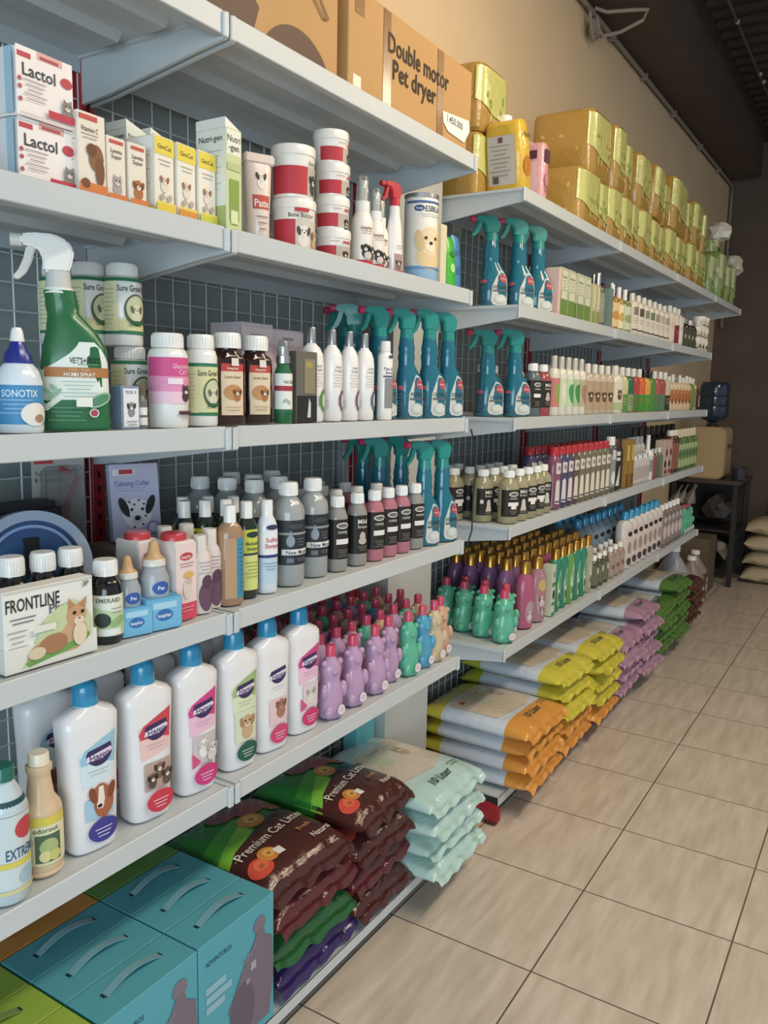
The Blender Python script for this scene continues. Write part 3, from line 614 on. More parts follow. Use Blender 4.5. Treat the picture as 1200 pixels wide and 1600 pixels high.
for i, (x, y, r, col) in enumerate([(-1.080, 1.432, .0265, '5a8a3a'), (-1.075, 1.500, .0235, '7a5a78'), (-1.072, 1.562, .0225, '7a5a78'), (-1.070, 1.622, .0235, '4a6484')]):
    secs = [(0, r * .9, r * .9, 2), (.004, r, r, 2), (.125, r, r, 2), (.142, r * .93, r * .93, 2), (.155, r * .72, r * .72, 2), (.162, r * .46, r * .46, 2), (.165, .010, .010, 2)]
    k = bottle('shampoo_bottle', 'bottle', secs, gloss('eeeae6'), (.0095, .164, .198), SILV, [('t', .004, .118, .006, 'clean', '9a9a98', .02), ('t', .004, .110, .006, 'bright', '9a9a98', .02), *lines(.002, .100, .026, 5, .006, 'b8b4b0'), ('o', r * .75, .045, r * .50, .024, col), ('o', r * .75, .045, r * .26, .015, 'ddd8d4'), ('r', .004, .034, .010, .056, col), ('r', -r * 1.2, .026, -r * .8, .045, 'c8ccc4')], N=32)
    put(k, x, y, z, f'white shampoo bottle with a thin silver cap, {ORD[i]} from the left of four', 'white silver-capped shampoo bottles')
k = bottle('lotion_bottle', 'bottle', [(0, .017, .015, 2.4), (.003, .018, .016, 2.4), (.150, .018, .016, 2.4), (.156, .014, .013, 2.2), (.160, .011, .011, 2)], WHITE, (.0125, .160, .184), WHITE, [('t', .0, .12, .007, 'Flea &', '5a4a70', .024), ('t', .0, .111, .007, 'Shed', '5a4a70', .02), ('r', -.014, .100, .014, .104, '5a4a70'), ('r', -.010, .028, .016, .098, '8a8684'), ('o', .006, .148, .008, .004, '4a4a5a')], N=28)
put(k, -1.052, 1.685, z, 'plain white bottle with a white cap beside the teal sprays')
# teal sprays
TEALB = mat('147a92', .12, trans=.25, coat=.5); TEALH = mat('108c84', .3, coat=.3)
def teal_kind(txt, body=TEALB, back='1d5870', wrap=False):
    secs = [(0, .034, .024, 3), (.004, .036, .026, 3), (.06, .036, .026, 2.8), (.095, .034, .025, 2.6), (.115, .029, .023, 2.4, -.004), (.132, .022, .020, 2.2, -.008), (.145, .0205, .0195, 2, -.010), (.156, .0225, .0215, 2, -.010), (.166, .0202, .0192, 2, -.010), (.178, .0218, .0208, 2, -.010), (.190, .0195, .0185, 2, -.010), (.204, .0180, .017, 2, -.010)]
    k = Kind('trigger_spray', 'spray bottle'); k.face = -.42; b = MB(); b.loft(secs, body, 36); k.add('body', b)
    a, t, n = trigger_head(TEALH, mat('c22a5a', .4), .220, 1.08, -.010)
    h = k.add('spray_head', a); k.add('trigger', t, h); k.add('nozzle', n, h, 'pink nozzle')
    k.add('neck_seal', cap_mesh(.0172, .200, .210, mat('8fd0c8', .2, trans=.4), cy=-.010), label='pale shrink seal')
    k.add('label', label_mb(secs, [('p', [(-.016, .02), (-.010, .008), (.010, .005), (.034, .010), (.036, .04), (.034, .088), (.026, .108), (.014, .112), (-.004, .092), (-.014, .065)], 'c8c8c2'), ('o', .020, .088, .011, .013, 'b8404e'), ('t', .020, .088, .005, 'simple', 'e8c8c8', .018), ('t', .010, .062, .010, txt, '3a4a50', .042), ('r', -.012, .048, .032, .053, '5a6468'), ('o', .010, .026, .018, .014, 'b4c0be'), ('o', .012, .027, .014, .010, 'c9d0cc'), ('r', -.058, .010, -.026, .070, back), ('o', -.040, .078, .012, .006, 'c0566a'), *lines(-.042, .060, .022, 6, .008, '6a98a8', .0014)], base=.0007))
    return k
T1 = [teal_kind('EXTREME'), teal_kind('CAT STAIN'), teal_kind('PUPPY'), teal_kind('HARD FLOOR')]
for i, (x, y, q, zz) in enumerate([(-1.095, 1.745, 2, .98), (-1.065, 1.822, 2, .98), (-1.048, 1.910, 1, 1.0), (-1.040, 1.998, 0, 1.0)]): put(T1[q], x, y, z, f'teal trigger spray on the third shelf of the near rack, {ORD[i]} of its front four', 'teal trigger sprays', rz=-.1, sc=zz)
for i, (x, y) in enumerate([(-1.20, 1.79), (-1.19, 1.88), (-1.27, 1.85)]): put(T1[i], x, y, z, ['teal trigger spray in the back row of the third shelf, leftmost', 'teal trigger spray in the back row of the third shelf, rightmost', 'teal trigger spray on the third shelf closest to the wire grid'][i], 'teal trigger sprays', rz=-.5 + .2 * i, sc=1.03)
# ---------------------------------------------------------------- near run, fourth shelf
z = ZN[3]
# pet bowl / feeder ring leaning at the left
k = Kind('pet_feeder', 'pet feeder'); BL = gloss('1f4c7c'); b = MB()
def disc(b, r0, r1, x0, x1, m, n=48):
    vs = []; fs = []
    for i in range(n):
        t = 2 * PI * i / n; c, q = math.cos(t), math.sin(t)
        vs += [(x0, r0 * c, r0 * q), (x0, r1 * c, r1 * q), (x1, r1 * c, r1 * q), (x1, r0 * c, r0 * q)]
    for i in range(n):
        a = i * 4; e = ((i + 1) % n) * 4
        for j in range(4): fs.append((a + j, a + (j + 1) % 4, e + (j + 1) % 4, e + j))
    b.add(vs, fs, m)
disc(b, .004, .082, -.02, 0, BL); k.add('bowl', b)
b = MB(); disc(b, .078, .094, -.022, .010, gloss('8fa0b4')); k.add('outer_ring', b, label='pale grey outer ring')
b = MB(); disc(b, .066, .071, -.002, .006, gloss('7a98c0')); k.add('inner_ring', b)
b = MB(); b.box(0, .004, -.012, .012, -.02, .05, mat('101418', .4), .001); b.box(.003, .006, -.004, .004, -.01, .025, mat('b9bcc0', .4)); k.add('handle', b, label='black centre handle')
o = k.put(-1.165, .805, z + .110, 'round blue plastic feeder with a pale ring, leaning behind the white-capped bottles', ry=-.12, rz=-.35)
k = carton('dark_case', 'case', .20, .07, .200, mat('1c232c', .5), [], bev=.012)
k.put(-1.285, .835, z + .001, 'dark rounded case behind the round blue feeder', rz=.0)
# toothbrush blister pack hanging from the grid
def pack(name, cat, w, h, card, shapes, extra=None):
    b = MB(); b.box(-.001, .001, -w / 2, w / 2, 0, h, paper(card), 0)
    b.decal(shapes, s_front(.001)); k = Kind(name, cat); k.add('card', b)
    if extra: extra(k)
    return k
def brush(k):
    b = MB(); b.tube([(.010, .012, .03), (.012, .006, .07), (.013, .014, .11), (.012, .028, .14), (.012, .018, .152)], [.005, .006, .005, .0045, .004], gloss('b8222c'), 10); b.tube([(.012, .018, .152), (.014, -.004, .158)], [.004, .006], gloss('b8222c'), 10); k.add('toothbrush', b, label='red toothbrush')
    b = MB(); b.tube([(.008, -.022, .03), (.008, -.022, .10)], .010, mat('c9c0bc', .3), 12); k.add('paste_tube', b)
    b = MB(); b.box(.001, .020, -.036, .042, .012, .162, CLEARC, .006); k.add('blister', b, label='clear blister')
k = pack('toothbrush_pack', 'blister pack', .10, .185, 'b4b2ae', [('r', -.045, .168, -.01, .178, 'c23a44'), ('t', -.020, .150, .008, 'Toothbrush', '5a5a60', .05), ('t', -.020, .139, .008, '& Toothpaste', '5a5a60', .05), *lines(-.02, .12, .04, 3, .006, '8a8a88')], brush)
k.put(-1.335, .985, z + .090, 'dental kit blister pack with a red toothbrush, hanging on the wire grid', rz=-.25)
b = MB(); b.tube([(-1.36, .955, z + .285), (-1.26, .945, z + .285), (-1.25, .945, z + .295)], .0022, mat('202020', .4), 6)
b.tube([(-1.36, 1.06, z + .295), (-1.29, 1.075, z + .292), (-1.275, 1.085, z + .305)], .0022, mat('202020', .4), 6)
single('display_hook', 'hook', b, 'thin black display hooks on the wire grid above the dental kit')
# calming collar cartons
cc = [('r', -.045, .128, .0, .140, 'efe6ea'), ('r', -.032, .130, -.004, .139, 'c23a44'), ('t', -.006, .112, .010, 'Calming Collar', '7a7ab8', .072), *lines(-.01, .102, .06, 2, .005, 'a8a8cc'), ('o', .0, .052, .030, .030, 'e4e2e8'), ('o', -.026, .066, .008, .020, .4, '2a2a2e'), ('o', .028, .068, .008, .020, -.4, '2a2a2e'), ('o', .0, .040, .011, .009, 'cfccd4'), ('o', 0, .043, .006, .005, '1a1a1c'), ('o', -.011, .060, .003, .003, '1a1a1c'), ('o', .011, .060, .003, .003, '1a1a1c'), *[('o', x, y, .0025, .002, '3a3a3e') for x, y in [(-.015, .075), (.004, .078), (.014, .070), (-.006, .070), (-.018, .048), (.016, .046), (.010, .030), (-.008, .026), (.02, .056)]], ('o', .030, .022, .014, .014, '9a92c4'), ('o', .030, .022, .009, .009, 'd4d0e8')]
k = carton('collar_carton', 'carton', .100, .018, .150, paper('c6c4de'), cc, [])
k.put(-1.262, 1.105, z + .104, 'lavender calming collar carton with a spotted dog, raised at the back of the fourth shelf', rz=-.30, ry=-.10)
k = carton('tray_box', 'box', .16, .10, .100, paper('8a7468'), [], [])
k.put(-1.262, 1.10, z + .001, 'brownish box under the lavender collar carton', rz=-.1)
# liquid bottles with white caps
def dark_bottle(): return bottle('amber_medicine_bottle', 'bottle', round_secs(.025, .108, .015, .004, .022), mat('141618', .15, coat=.5), (.0185, .107, .132), WHITE, [('r', -.034, .012, .034, .078, 'dde0d0'), ('p', [(-.034, .060), (.034, .045), (.034, .014), (-.034, .02)], 'b8cf9c'), ('t', -.004, .070, .007, 'EMERAID', '5a6a50', .04), ('o', -.014, .038, .013, .012, '2c3a34'), ('o', .010, .035, .014, .007, .4, '8fb070'), ('r', -.02, .014, .015, .024, 'e4e6dc'), *lines(.01, .056, .02, 2, .006, '8a9880')], N=34, ridges=28)
kd = dark_bottle()
put(kd, -1.048, .853, z, 'dark bottle with a white cap and pale green label beside the flea treatment box')
for i, (x, y) in enumerate([(-1.105, .728), (-1.100, .778), (-1.095, .824)]): put(kd, x, y, z, f'dark white-capped bottle behind the flea treatment box, {ORD[i]} from the left', 'dark bottles behind the flea treatment box', sc=(1, 1, 1.13))
# display box of flea treatment
FP = Kind('flea_treatment_box', 'box'); b = MB(); P_ = paper('e4e4dc')
b.box(-.03, 0, -.074, .072, .0, .118, P_, .001)
b.decal([('r', -.073, .114, .071, .117, 'c8c8c0'), ('t', -.028, .097, .019, 'FRONTLINE', '2c2c30', .085), ('t', .012, .082, .014, 'Plus', '5a5a60', .04), *lines(-.045, .076, .04, 2, .006, '6a6a6a', .0016), *lines(-.055, .058, .03, 6, .0075, '9a9a9a', .0014), ('t', .058, .109, .008, '3P', '4a4a50', .012),
         ('p', [(-.052, .004), (-.03, .035), (-.012, .068), (.010, .082), (.035, .088), (.055, .074), (.066, .05), (.066, .028), (.02, .012)], 'c2cf9c'), ('p', [(-.045, .010), (-.035, .03), (-.01, .042), (.015, .045), (.03, .06), (.05, .06), (.06, .03), (.04, .012)], 'c9a27a'), ('o', .040, .064, .017, .017, 'c89a6c'), ('p', [(.026, .072), (.026, .092), (.038, .080)], 'b8865a'), ('p', [(.055, .072), (.058, .090), (.044, .080)], 'b8865a'), ('o', .044, .055, .009, .007, 'e4d4bc'), ('o', .036, .068, .003, .0028, '2a2018'), ('o', .050, .068, .003, .0028, '2a2018'), ('o', .044, .059, .002, .0015, '8a4a3a'), ('o', .0, .030, .022, .014, 'a87850'), ('o', .044, .035, .012, .018, 'e0cdb0'), ('o', -.028, .022, .014, .009, 'd8c4a4'), ('r', -.032, .052, .004, .062, 'dfe2d2')], s_front(0))
FP.add('carton', b)
b = MB(); b.box(-.032, .003, -.076, .076, .0, .036, paper('dddcd2'), .001)
b.decal([('p', [(-.046, .010), (-.04, .004), (.05, .018), (.062, .028), (.062, .034), (.03, .026), (-.03, .016)], '6fa04c')], s_front(.003)); FP.add('tray', b)
o = FP.put(-1.022, .733, z + .001, 'wide white flea treatment box with a ginger kitten at the left shelf front', rz=-.03)
# powder cartons with red caps
def powder(shapes): 
    k = Kind('powder_box', 'powder box'); b = MB(); b.box(-.03, .03, -.0245, .0245, 0, .140, mat('e4dcd6', .5), .003)
    b.decal(shapes, s_front(.03)); k.add('body', b)
    k.add('cap', cap_mesh(.0225, .140, .152, gloss('c4303c')), label='red cap'); return k
ph = [('r', -.0235, .0, .0235, .135, 'e8cfcc'), ('r', -.0235, 0, .0235, .03, 'd8455c'), ('o', .0, .113, .015, .007, 'c23a44'), ('t', 0, .113, .006, 'beaphar', 'f0dcdc', .022), *lines(0, .100, .034, 2, .005, '9a7a78'), ('o', .004, .080, .012, .006, 'd8b04c'), ('o', .0, .055, .009, .018, 'dccfc4'), ('o', .004, .068, .007, .006, 'c8b8a8'), *lines(0, .022, .03, 2, .006, 'e8b8b8')]
put(powder(ph), -1.060, 1.010, z, 'tall pink and white pet powder box with a red cap, in front')
put(powder(ph[:3]), -1.115, .978, z, 'tall white powder box with a red cap behind the milk bottle kits')
# feeding kits
def kit():
    k = Kind('feeding_kit', 'bottle kit'); B = paper('4fa4d0')
    b = MB(); b.box(-.03, .03, -.030, .030, 0, .048, B, .0015)
    b.prism([(-.030, .048), (.030, .048), (.030, .066)], 'x', -.031, -.029, B); b.prism([(-.030, .048), (-.030, .060), (.030, .048)], 'y', -.031, -.029, B)
    b.decal([('r', -.028, .0, .028, .046, '6ab4d8'), ('o', .0, .022, .014, .009, '2e6cb0'), ('t', 0, .022, .006, 'beaphar', 'e4eef6', .022), ('r', -.02, .032, .02, .042, '9ed0e8')], s_front(.03)); k.add('carton', b)
    c = k.add('bottle', (lambda q: (q.loft([(.01, .020, .020, 2), (.014, .022, .022, 2), (.075, .022, .022, 2), (.088, .017, .017, 2), (.096, .015, .015, 2)], mat('cfd6da', .15, trans=.45), 28), q)[1])(MB()), label='clear milk bottle')
    k.add('collar', cap_mesh(.0175, .094, .104, gloss('d8d4c8')), c)
    t = MB(); t.loft([(.104, .016, .016, 2), (.110, .010, .010, 2), (.120, .008, .008, 2), (.128, .0065, .0065, 2), (.131, .003, .003, 2)], mat('c8a06a', .4), 18); k.add('teat', t, c, label='tan rubber teat')
    l = MB(); l.decal([('o', .0, .062, .014, .010, '2c5ca8'), ('t', 0, .062, .006, 'Pet', 'e8eef6', .016)], s_loft([(.01, .022, .022, 2), (.09, .022, .022, 2)]), step=.005); k.add('label', l, c)
    return k
kk = kit()
put(kk, -1.050, .955, z, 'blue carton milk bottle kit nearest the pink powder box, leaning bottle with tan teat', 'milk bottle kits', rx=0, rz=-.25, sc=1.12)
put(kk, -1.055, .902, z, 'blue carton milk bottle kit nearest the dark bottle', 'milk bottle kits', rz=-.25, sc=.98)
# conditioner bottles
kc = bottle('conditioner_bottle', 'bottle', [(0, .0185, .015, 2.4), (.003, .0195, .016, 2.4), (.092, .0195, .016, 2.4), (.103, .0165, .014, 2.2), (.108, .0125, .0125, 2)], gloss('dcd0cc'), (.0125, .108, .134), gloss('ddd6ca'), [('o', .006, .030, .014, .026, '6a4a60'), ('o', .008, .055, .010, .012, '5a3e50'), *lines(.004, .088, .022, 4, .006, 'a09090')], N=28)
put(kc, -1.048, 1.060, z, 'left one of two small white bottles with a purple dog silhouette', 'small white and purple bottles', sc=1.06)
put(kc, -1.060, 1.098, z, 'right one of two small white bottles with a purple dog silhouette', 'small white and purple bottles', sc=1.10)
for i, (x, y) in enumerate([(-1.13, 1.055), (-1.12, 1.10)]): put(kc, x, y, z, f'small white-capped bottle hidden behind the purple silhouette pair, {["left", "right"][i]}', 'small white-capped bottles behind', sc=1.12)
def sham(bm_, shapes, r=.0235, h=.156, capm=WHITE, nm='shampoo_bottle'):
    return bottle(nm, 'bottle', [(0, r * .93, r * .75, 2.4), (.003, r, r * .82, 2.4), (h - .02, r, r * .82, 2.4), (h - .008, r * .82, r * .72, 2.2), (h, .0125, .0125, 2)], bm_, (.0118, h, h + .032), capm, shapes, N=32)
put(sham(mat('b08a68', .2, coat=.4, trans=.15), [('r', .004, .014, .022, .128, '3a8ca8'), ('r', -.018, .014, .004, .128, 'b8926c'), *lines(.013, .115, .012, 12, .008, '2a6a88', .0012)], .025), -1.045, 1.137, z, 'tan shampoo bottle with a blue label edge at the shelf joint')
lime = lambda: sham(mat('1c2c20', .15, coat=.5), [('r', -.030, .016, .030, .135, 'c8d03c'), ('r', -.030, .016, .030, .085, 'd4d878'), ('o', .006, .125, .014, .006, '2a3a3a'), ('t', .006, .108, .007, 'Medicated', '3a4a4a', .03), ('t', .006, .098, .007, 'Shampoo', '3a4a4a', .026), ('r', -.03, .085, .03, .089, '2a3a5a'), *lines(.004, .070, .03, 5, .007, '8a9040')], .021)
kl = lime()
put(kl, -1.056, 1.196, z, 'dark green bottle with a yellow-green label next to the tan bottle')
for i, (x, y) in enumerate([(-1.150, 1.125), (-1.128, 1.158), (-1.105, 1.192), (-1.195, 1.165), (-1.165, 1.205), (-1.125, 1.235), (-1.10, 1.245)][:6]): put(kl, x, y, z, f'dark bottle with a lime label behind the tan bottle, {ORD[i]} counting from the collar carton', 'dark lime-labelled bottles behind the tan one')
put(sham(gloss('d8e0e6'), [('r', -.026, .02, .026, .125, 'b8cfe0'), ('r', -.026, .07, .026, .125, 'e6e6ea'), ('o', .004, .133, .014, .005, '2a3a5a'), ('t', .004, .108, .009, 'Sulfur', 'c83a50', .028), ('t', .004, .096, .009, 'Shampoo', 'c83a50', .032), ('r', -.026, .072, .026, .078, '2a3a7a'), *lines(.0, .06, .03, 3, .006, '5a80a8')], .0205, .154), -1.050, 1.250, z, 'pale blue and white medicated shampoo bottle with red lettering')
# big grey bottles
GREYL = mat('a6acab', .18, coat=.4, trans=.12)
nm = bottle('refill_bottle', 'bottle', round_secs(.034, .188, .017, .004, .036), GREYL, (.0195, .187, .214), WHITE, [('r', -.062, .045, .062, .138, '2a3036'), ('o', -.012, .095, .009, .012, '8a98a4'), ('p', [(-.0185, .100), (-.0055, .100), (-.012, .118)], '8a98a4'), *lines(.012, .098, .022, 3, .006, '7a8288'), ('r', -.036, .108, .04, .113, '8a9296'), ('r', -.030, .066, .036, .078, 'e0e0de'), ('t', .004, .072, .009, 'New Moon', '2a2a2e', .05), ('r', -.02, .050, -.006, .060, '6a7278'), ('o', .0, .126, .016, .006, '3c444a'), *lines(.01, .058, .02, 2, .004, '7a8288')], N=40, ridges=30)
put(nm, -1.062, 1.333, z, 'left big grey bottle with a water drop on its black label, front row', 'big grey water drop bottles')
put(nm, -1.072, 1.430, z, 'right big grey bottle with a water drop on its black label, front row', 'big grey water drop bottles')
for i, (x, y) in enumerate([(-1.275, 1.295), (-1.215, 1.315), (-1.145, 1.322), (-1.29, 1.41), (-1.215, 1.40), (-1.15, 1.41), (-1.245, 1.50)]): put(nm, x, y, z, f'big blue-grey refill bottle in the rear rows, {ORD[i]} counting from the collar carton', 'big grey bottles in the rear rows', rz=.3 * i)
def refill(col, kind=0, name='shampoo_bottle', r=.0225, h=.146):
    art = [('r', -.040, .028, .040, .118, '26221f'), ('o', .002, .104, .016, .007, 'd8d6d0'), ('o', .002, .104, .013, .0045, '6a6864'), ('t', .002, .089, .006, 'POPPIES', 'c9c6c0', .024), ('r', -.014, .062, .020, .074, 'e0deda'), *lines(.002, .048, .026, 4, .0045, '8a8880')]
    if kind: art = [art[0], ('t', .002, .104, .011, 'Mild', 'dcdad4', .026), ('t', .002, .092, .007, 'Shampoo', 'c9c6c0', .026), ('o', .002, .068, .008, .012, 'b8b0a0'), ('o', .002, .058, .011, .008, 'b8b0a0'), *lines(.002, .045, .026, 3, .0045, '8a8880')]
    return bottle(name, 'bottle', [(0, r * .95, r * .85, 2.8), (.004, r, r * .92, 2.8), (h - .026, r, r * .92, 2.8), (h - .010, r * .82, r * .78, 2.3), (h - .004, .014, .014, 2), (h, .014, .014, 2)], liquid(col), (.0155, h - .001, h + .023), WHITE, art, N=34, ridges=24)
g0, g1, p0, p1 = refill('b0aea8'), refill('b0aea8', 1), refill('d88896'), refill('d88896', 1)
for (k, x, y, lb) in [(g0, -1.055, 1.500, 'grey shampoo bottle with a black label, nearest the big grey bottles'), (g1, -1.055, 1.580, 'grey shampoo bottle reading Mild, between grey and pink ones'), (p0, -1.052, 1.650, 'pink shampoo bottle with a black label, first of three'), (p0, -1.054, 1.715, 'pink shampoo bottle with a black label, second of three'), (p0, -1.052, 1.776, 'pink shampoo bottle with a black label, third of three'), (g0, -1.050, 1.842, 'grey shampoo bottle with a black label, beside the teal sprays')]:
    put(k, x, y, z, lb, 'grey and pink black-labelled shampoo bottles')
for i, (x, y) in enumerate([(-1.13, 1.51), (-1.13, 1.60), (-1.13, 1.69), (-1.13, 1.78), (-1.20, 1.55), (-1.20, 1.64), (-1.20, 1.74), (-1.27, 1.60), (-1.27, 1.72)]): put(g0 if i % 2 else p0, x, y, z, f'white-capped shampoo bottle behind the grey and pink row, {ORD[i]} counting from the front left', 'white-capped bottles in the rows behind', rz=.2 * i)
for i, (x, y, q) in enumerate([(-1.050, 1.905, 0), (-1.040, 1.988, 0)]): put(T1[q], x, y, z, f'{["left", "right"][i]} of the two front teal trigger sprays on the fourth shelf', 'teal trigger sprays', rz=-.1)
for i, (x, y) in enumerate([(-1.16, 1.86), (-1.15, 1.955), (-1.24, 1.90), (-1.23, 1.99)]): put(T1[i], x, y, z, f'teal trigger spray at the back of the fourth shelf, {ORD[i]} counting from the front left', 'teal trigger sprays', rz=-.2, sc=1.02)
b = MB(); b.tube([(-.993, 2.04, ZN[2] - .03), (-.985, 2.055, 1.25), (-.984, 2.06, 1.17), (-.988, 2.058, 1.10), (-.985, 2.052, 1.02), (-.990, 2.035, .975)], .0022, mat('16181a', .5), 6)
single('black_cable', 'cable', b, 'thin black cable hanging between the third and fourth shelf ends of the near rack')

# ---------------------------------------------------------------- near run, fifth shelf
z = ZN[4]
HB = gloss('e4e2e2'); HC = mat('1a9ccc', .15, coat=.5, trans=.2)
def hagen(top, art, blob, light):
    secs = [(0, .038, .027, 3.2), (.006, .041, .030, 3.2), (.07, .0430, .030, 3.2), (.15, .0455, .0295, 3.2), (.205, .0485, .029, 3.4), (.218, .0490, .0275, 3.4), (.226, .044, .025, 2.8), (.235, .026, .020, 2.1), (.238, .0185, .0185, 2)]
    k = Kind('shampoo_bottle', 'bottle'); k.face = -.12; b = MB(); b.loft(secs, HB, 44); k.add('body', b)
    k.add('cap_ring', cap_mesh(.0200, .235, .240, gloss('dfe8ea'))); k.add('cap', cap_mesh(.0208, .239, .281, HC, dome=1), label='translucent blue dome cap')
    sh = []
    if top: sh.append(('p', [(-.022, .168), (-.014, .172), (.010, .184), (.034, .196), (.034, .150), (.032, .120), (-.020, .110)], light)); sh.append(('p', [(-.022, .158), (-.014, .172), (.010, .184), (.034, .194), (.034, .140), (.006, .150), (-.020, .148)], top))
    sh += [('p', arc(.008, .163, .021, PI, 2 * PI) + [(.026, .176), (-.010, .170)], '3c2c5c'), ('p', [(-.014, .153), (-.012, .161), (.026, .168), (.030, .162), (.012, .152)], 'd8cfe0'), ('t', .008, .159, .010, 'Hagen', '4a3a6c', .032, .08), *lines(.006, .135, .034, 2, .006, 'b0a8b0', .0008)] + art
    sh += [('o', .010, .034, .027, .020, blob), *lines(.010, .036, .030, 3, .006, 'e4dce4', .0014)]
    def q(x, off=0): return x * 1.22 - .005 if not off else x * 1.15
    o2 = []
    for h_ in sh:
        h_ = list(h_)
        if h_[0] == 'p': h_[1] = [(q(a_), b_) for a_, b_ in h_[1]]
        elif h_[0] == 'r': h_[1] = q(h_[1]); h_[3] = q(h_[3])
        elif h_[0] == 'o': h_[1] = q(h_[1]); h_[3] *= 1.18
        else: h_[1] = q(h_[1]); h_[3] *= 1.15; h_[6] *= 1.2
        o2.append(tuple(h_))
    k.add('label', label_mb(secs, o2)); return k
HG = [hagen('93c2d4', [('r', -.018, .055, .030, .090, '9cc4d8'), ('o', .012, .080, .018, .026, 'a8603c'), ('o', .008, .098, .013, .014, 'a8603c'), ('o', -.006, .096, .006, .014, .3, '8a4428'), ('o', .026, .096, .006, .014, -.3, '8a4428'), ('p', [(.004, .108), (.012, .108), (.014, .085), (.010, .070), (.002, .080)], 'e8dccc'), ('o', .006, .078, .007, .007, 'e8dccc'), ('o', .005, .076, .004, .003, '2a1c18')], '3c3c90', 'cfe0e6'),
      hagen('cf3a4a', [('r', -.016, .055, .034, .104, 'b89c8c'), *dog(.012, .092, .010, '8a6a5a', '4a3830'), *dog(.026, .078, .010, '6a5044', '3a2c26'), *dog(-.004, .078, .009, '5a4a44', '2e2622')], 'cc2c44', 'e6c0bc'),
      hagen('cf3a84', [('r', -.016, .055, .034, .110, 'c8bcbc'), ('p', [(-.018, .05), (-.018, .08), (.0, .06)], 'd8487e'), *dog(.006, .092, .012, 'e8e4e0', 'c8c0bc'), *dog(.024, .082, .012, 'd4cccc', 'b0a8a4')], 'cc2a78', 'e8b8d0'),
      hagen('9cb878', [('r', -.018, .055, .034, .118, 'cfd8b8'), *dog(.010, .094, .017, 'c8a478', 'a8825c', 'dcc4a0')], '1e5c44', 'd4deb8'),
      hagen(None, [('r', -.016, .055, .030, .110, 'e0c0c4'), *dog(.014, .096, .014, 'a8745c', '8a5844', 'c09078')], 'd0386e', 'ffffff'),
      hagen('cf3a84', [('r', -.012, .055, .034, .110, 'dcc8cc'), ('p', [(-.018, .05), (-.018, .08), (.0, .06)], 'd8487e'), *dog(.010, .090, .012, 'd8d4cc', '9a9890')], 'cc2a68', 'e8b8d0')]
hl = ['with a light blue label and brown dog', 'with a red label and several dogs', 'with a magenta label and white puppies', 'with a green label and shaggy dog', 'without a coloured label top, brown poodle picture', 'with a magenta label next to the bear bottles']
for i, (x, y) in enumerate([(-1.056, .812), (-1.056, .930), (-1.058, 1.045), (-1.060, 1.162), (-1.060, 1.262), (-1.062, 1.370)]): put(HG[i], x, y, z, 'large white shampoo bottle ' + hl[i], 'large white blue-capped shampoo bottles')
for i, (x, y, q) in enumerate([(-1.165, .815, 0), (-1.175, .93, 4), (-1.165, 1.045, 1), (-1.17, 1.155, 3), (-1.18, 1.25, 2), (-1.265, .90, 3), (-1.27, 1.025, 1), (-1.27, 1.22, 2)]): put(HG[q], x, y, z, f'large white blue-capped shampoo bottle in the rows behind, {ORD[i]} counting from the front left', 'large white shampoo bottles in the rows behind', rz=.1)
CRM = mat('d8bc94', .35, coat=.3)
secs = [(0, .028, .028, 2), (.005, .031, .031, 2), (.008, .029, .029, 2), (.014, .031, .031, 2), (.100, .031, .031, 2), (.108, .029, .029, 2), (.122, .020, .020, 2), (.150, .0165, .0165, 2), (.158, .0165, .0165, 2), (.162, .019, .019, 2), (.170, .019, .019, 2), (.172, .014, .014, 2)]
k = bottle('cleaner_bottle', 'bottle', secs, CRM, (.0155, .172, .190), gloss('e6dcc4'), [('r', -.046, .084, .046, .098, 'd8c83c'), ('r', -.046, .022, .046, .084, 'e0dcb4'), ('t', .0, .078, .008, 'odorout', '2c5a40', .046), ('r', -.016, .026, .022, .070, '4a6a4c'), ('o', .004, .050, .014, .014, 'a8b878'), ('o', -.002, .036, .009, .009, 'd8d48c'), ('o', .012, .036, .009, .009, 'c8c468'), ('r', -.04, .056, -.018, .064, 'c8c8b0')], N=36)
put(k, -1.055, .725, z, 'cream ribbed cleaner bottle with a yellow label at the lower left')
k = bottle('cleaner_bottle', 'bottle', [(0, .030, .030, 2), (.004, .033, .033, 2), (.140, .033, .033, 2), (.165, .022, .022, 2), (.180, .014, .014, 2)], gloss('bfd0d4'), (.017, .18, .20), gloss('1c6a5c'), [('r', -.05, .02, .05, .14, 'c8d4d4'), ('r', -.05, .135, .05, .155, '1c4a54'), ('o', .026, .112, .018, .016, 'c23a44'), ('t', .02, .078, .016, 'EXTREME', '2c5a80', .05), ('r', -.05, .058, .05, .066, 'd8c83c'), ('o', .026, .04, .014, .012, '9cc0cc'), ('r', -.05, .018, .05, .024, 'd0c890')], N=36)
put(k, -1.04, .655, z, 'pale bottle with a red oval cut off at the left edge of the fifth shelf')
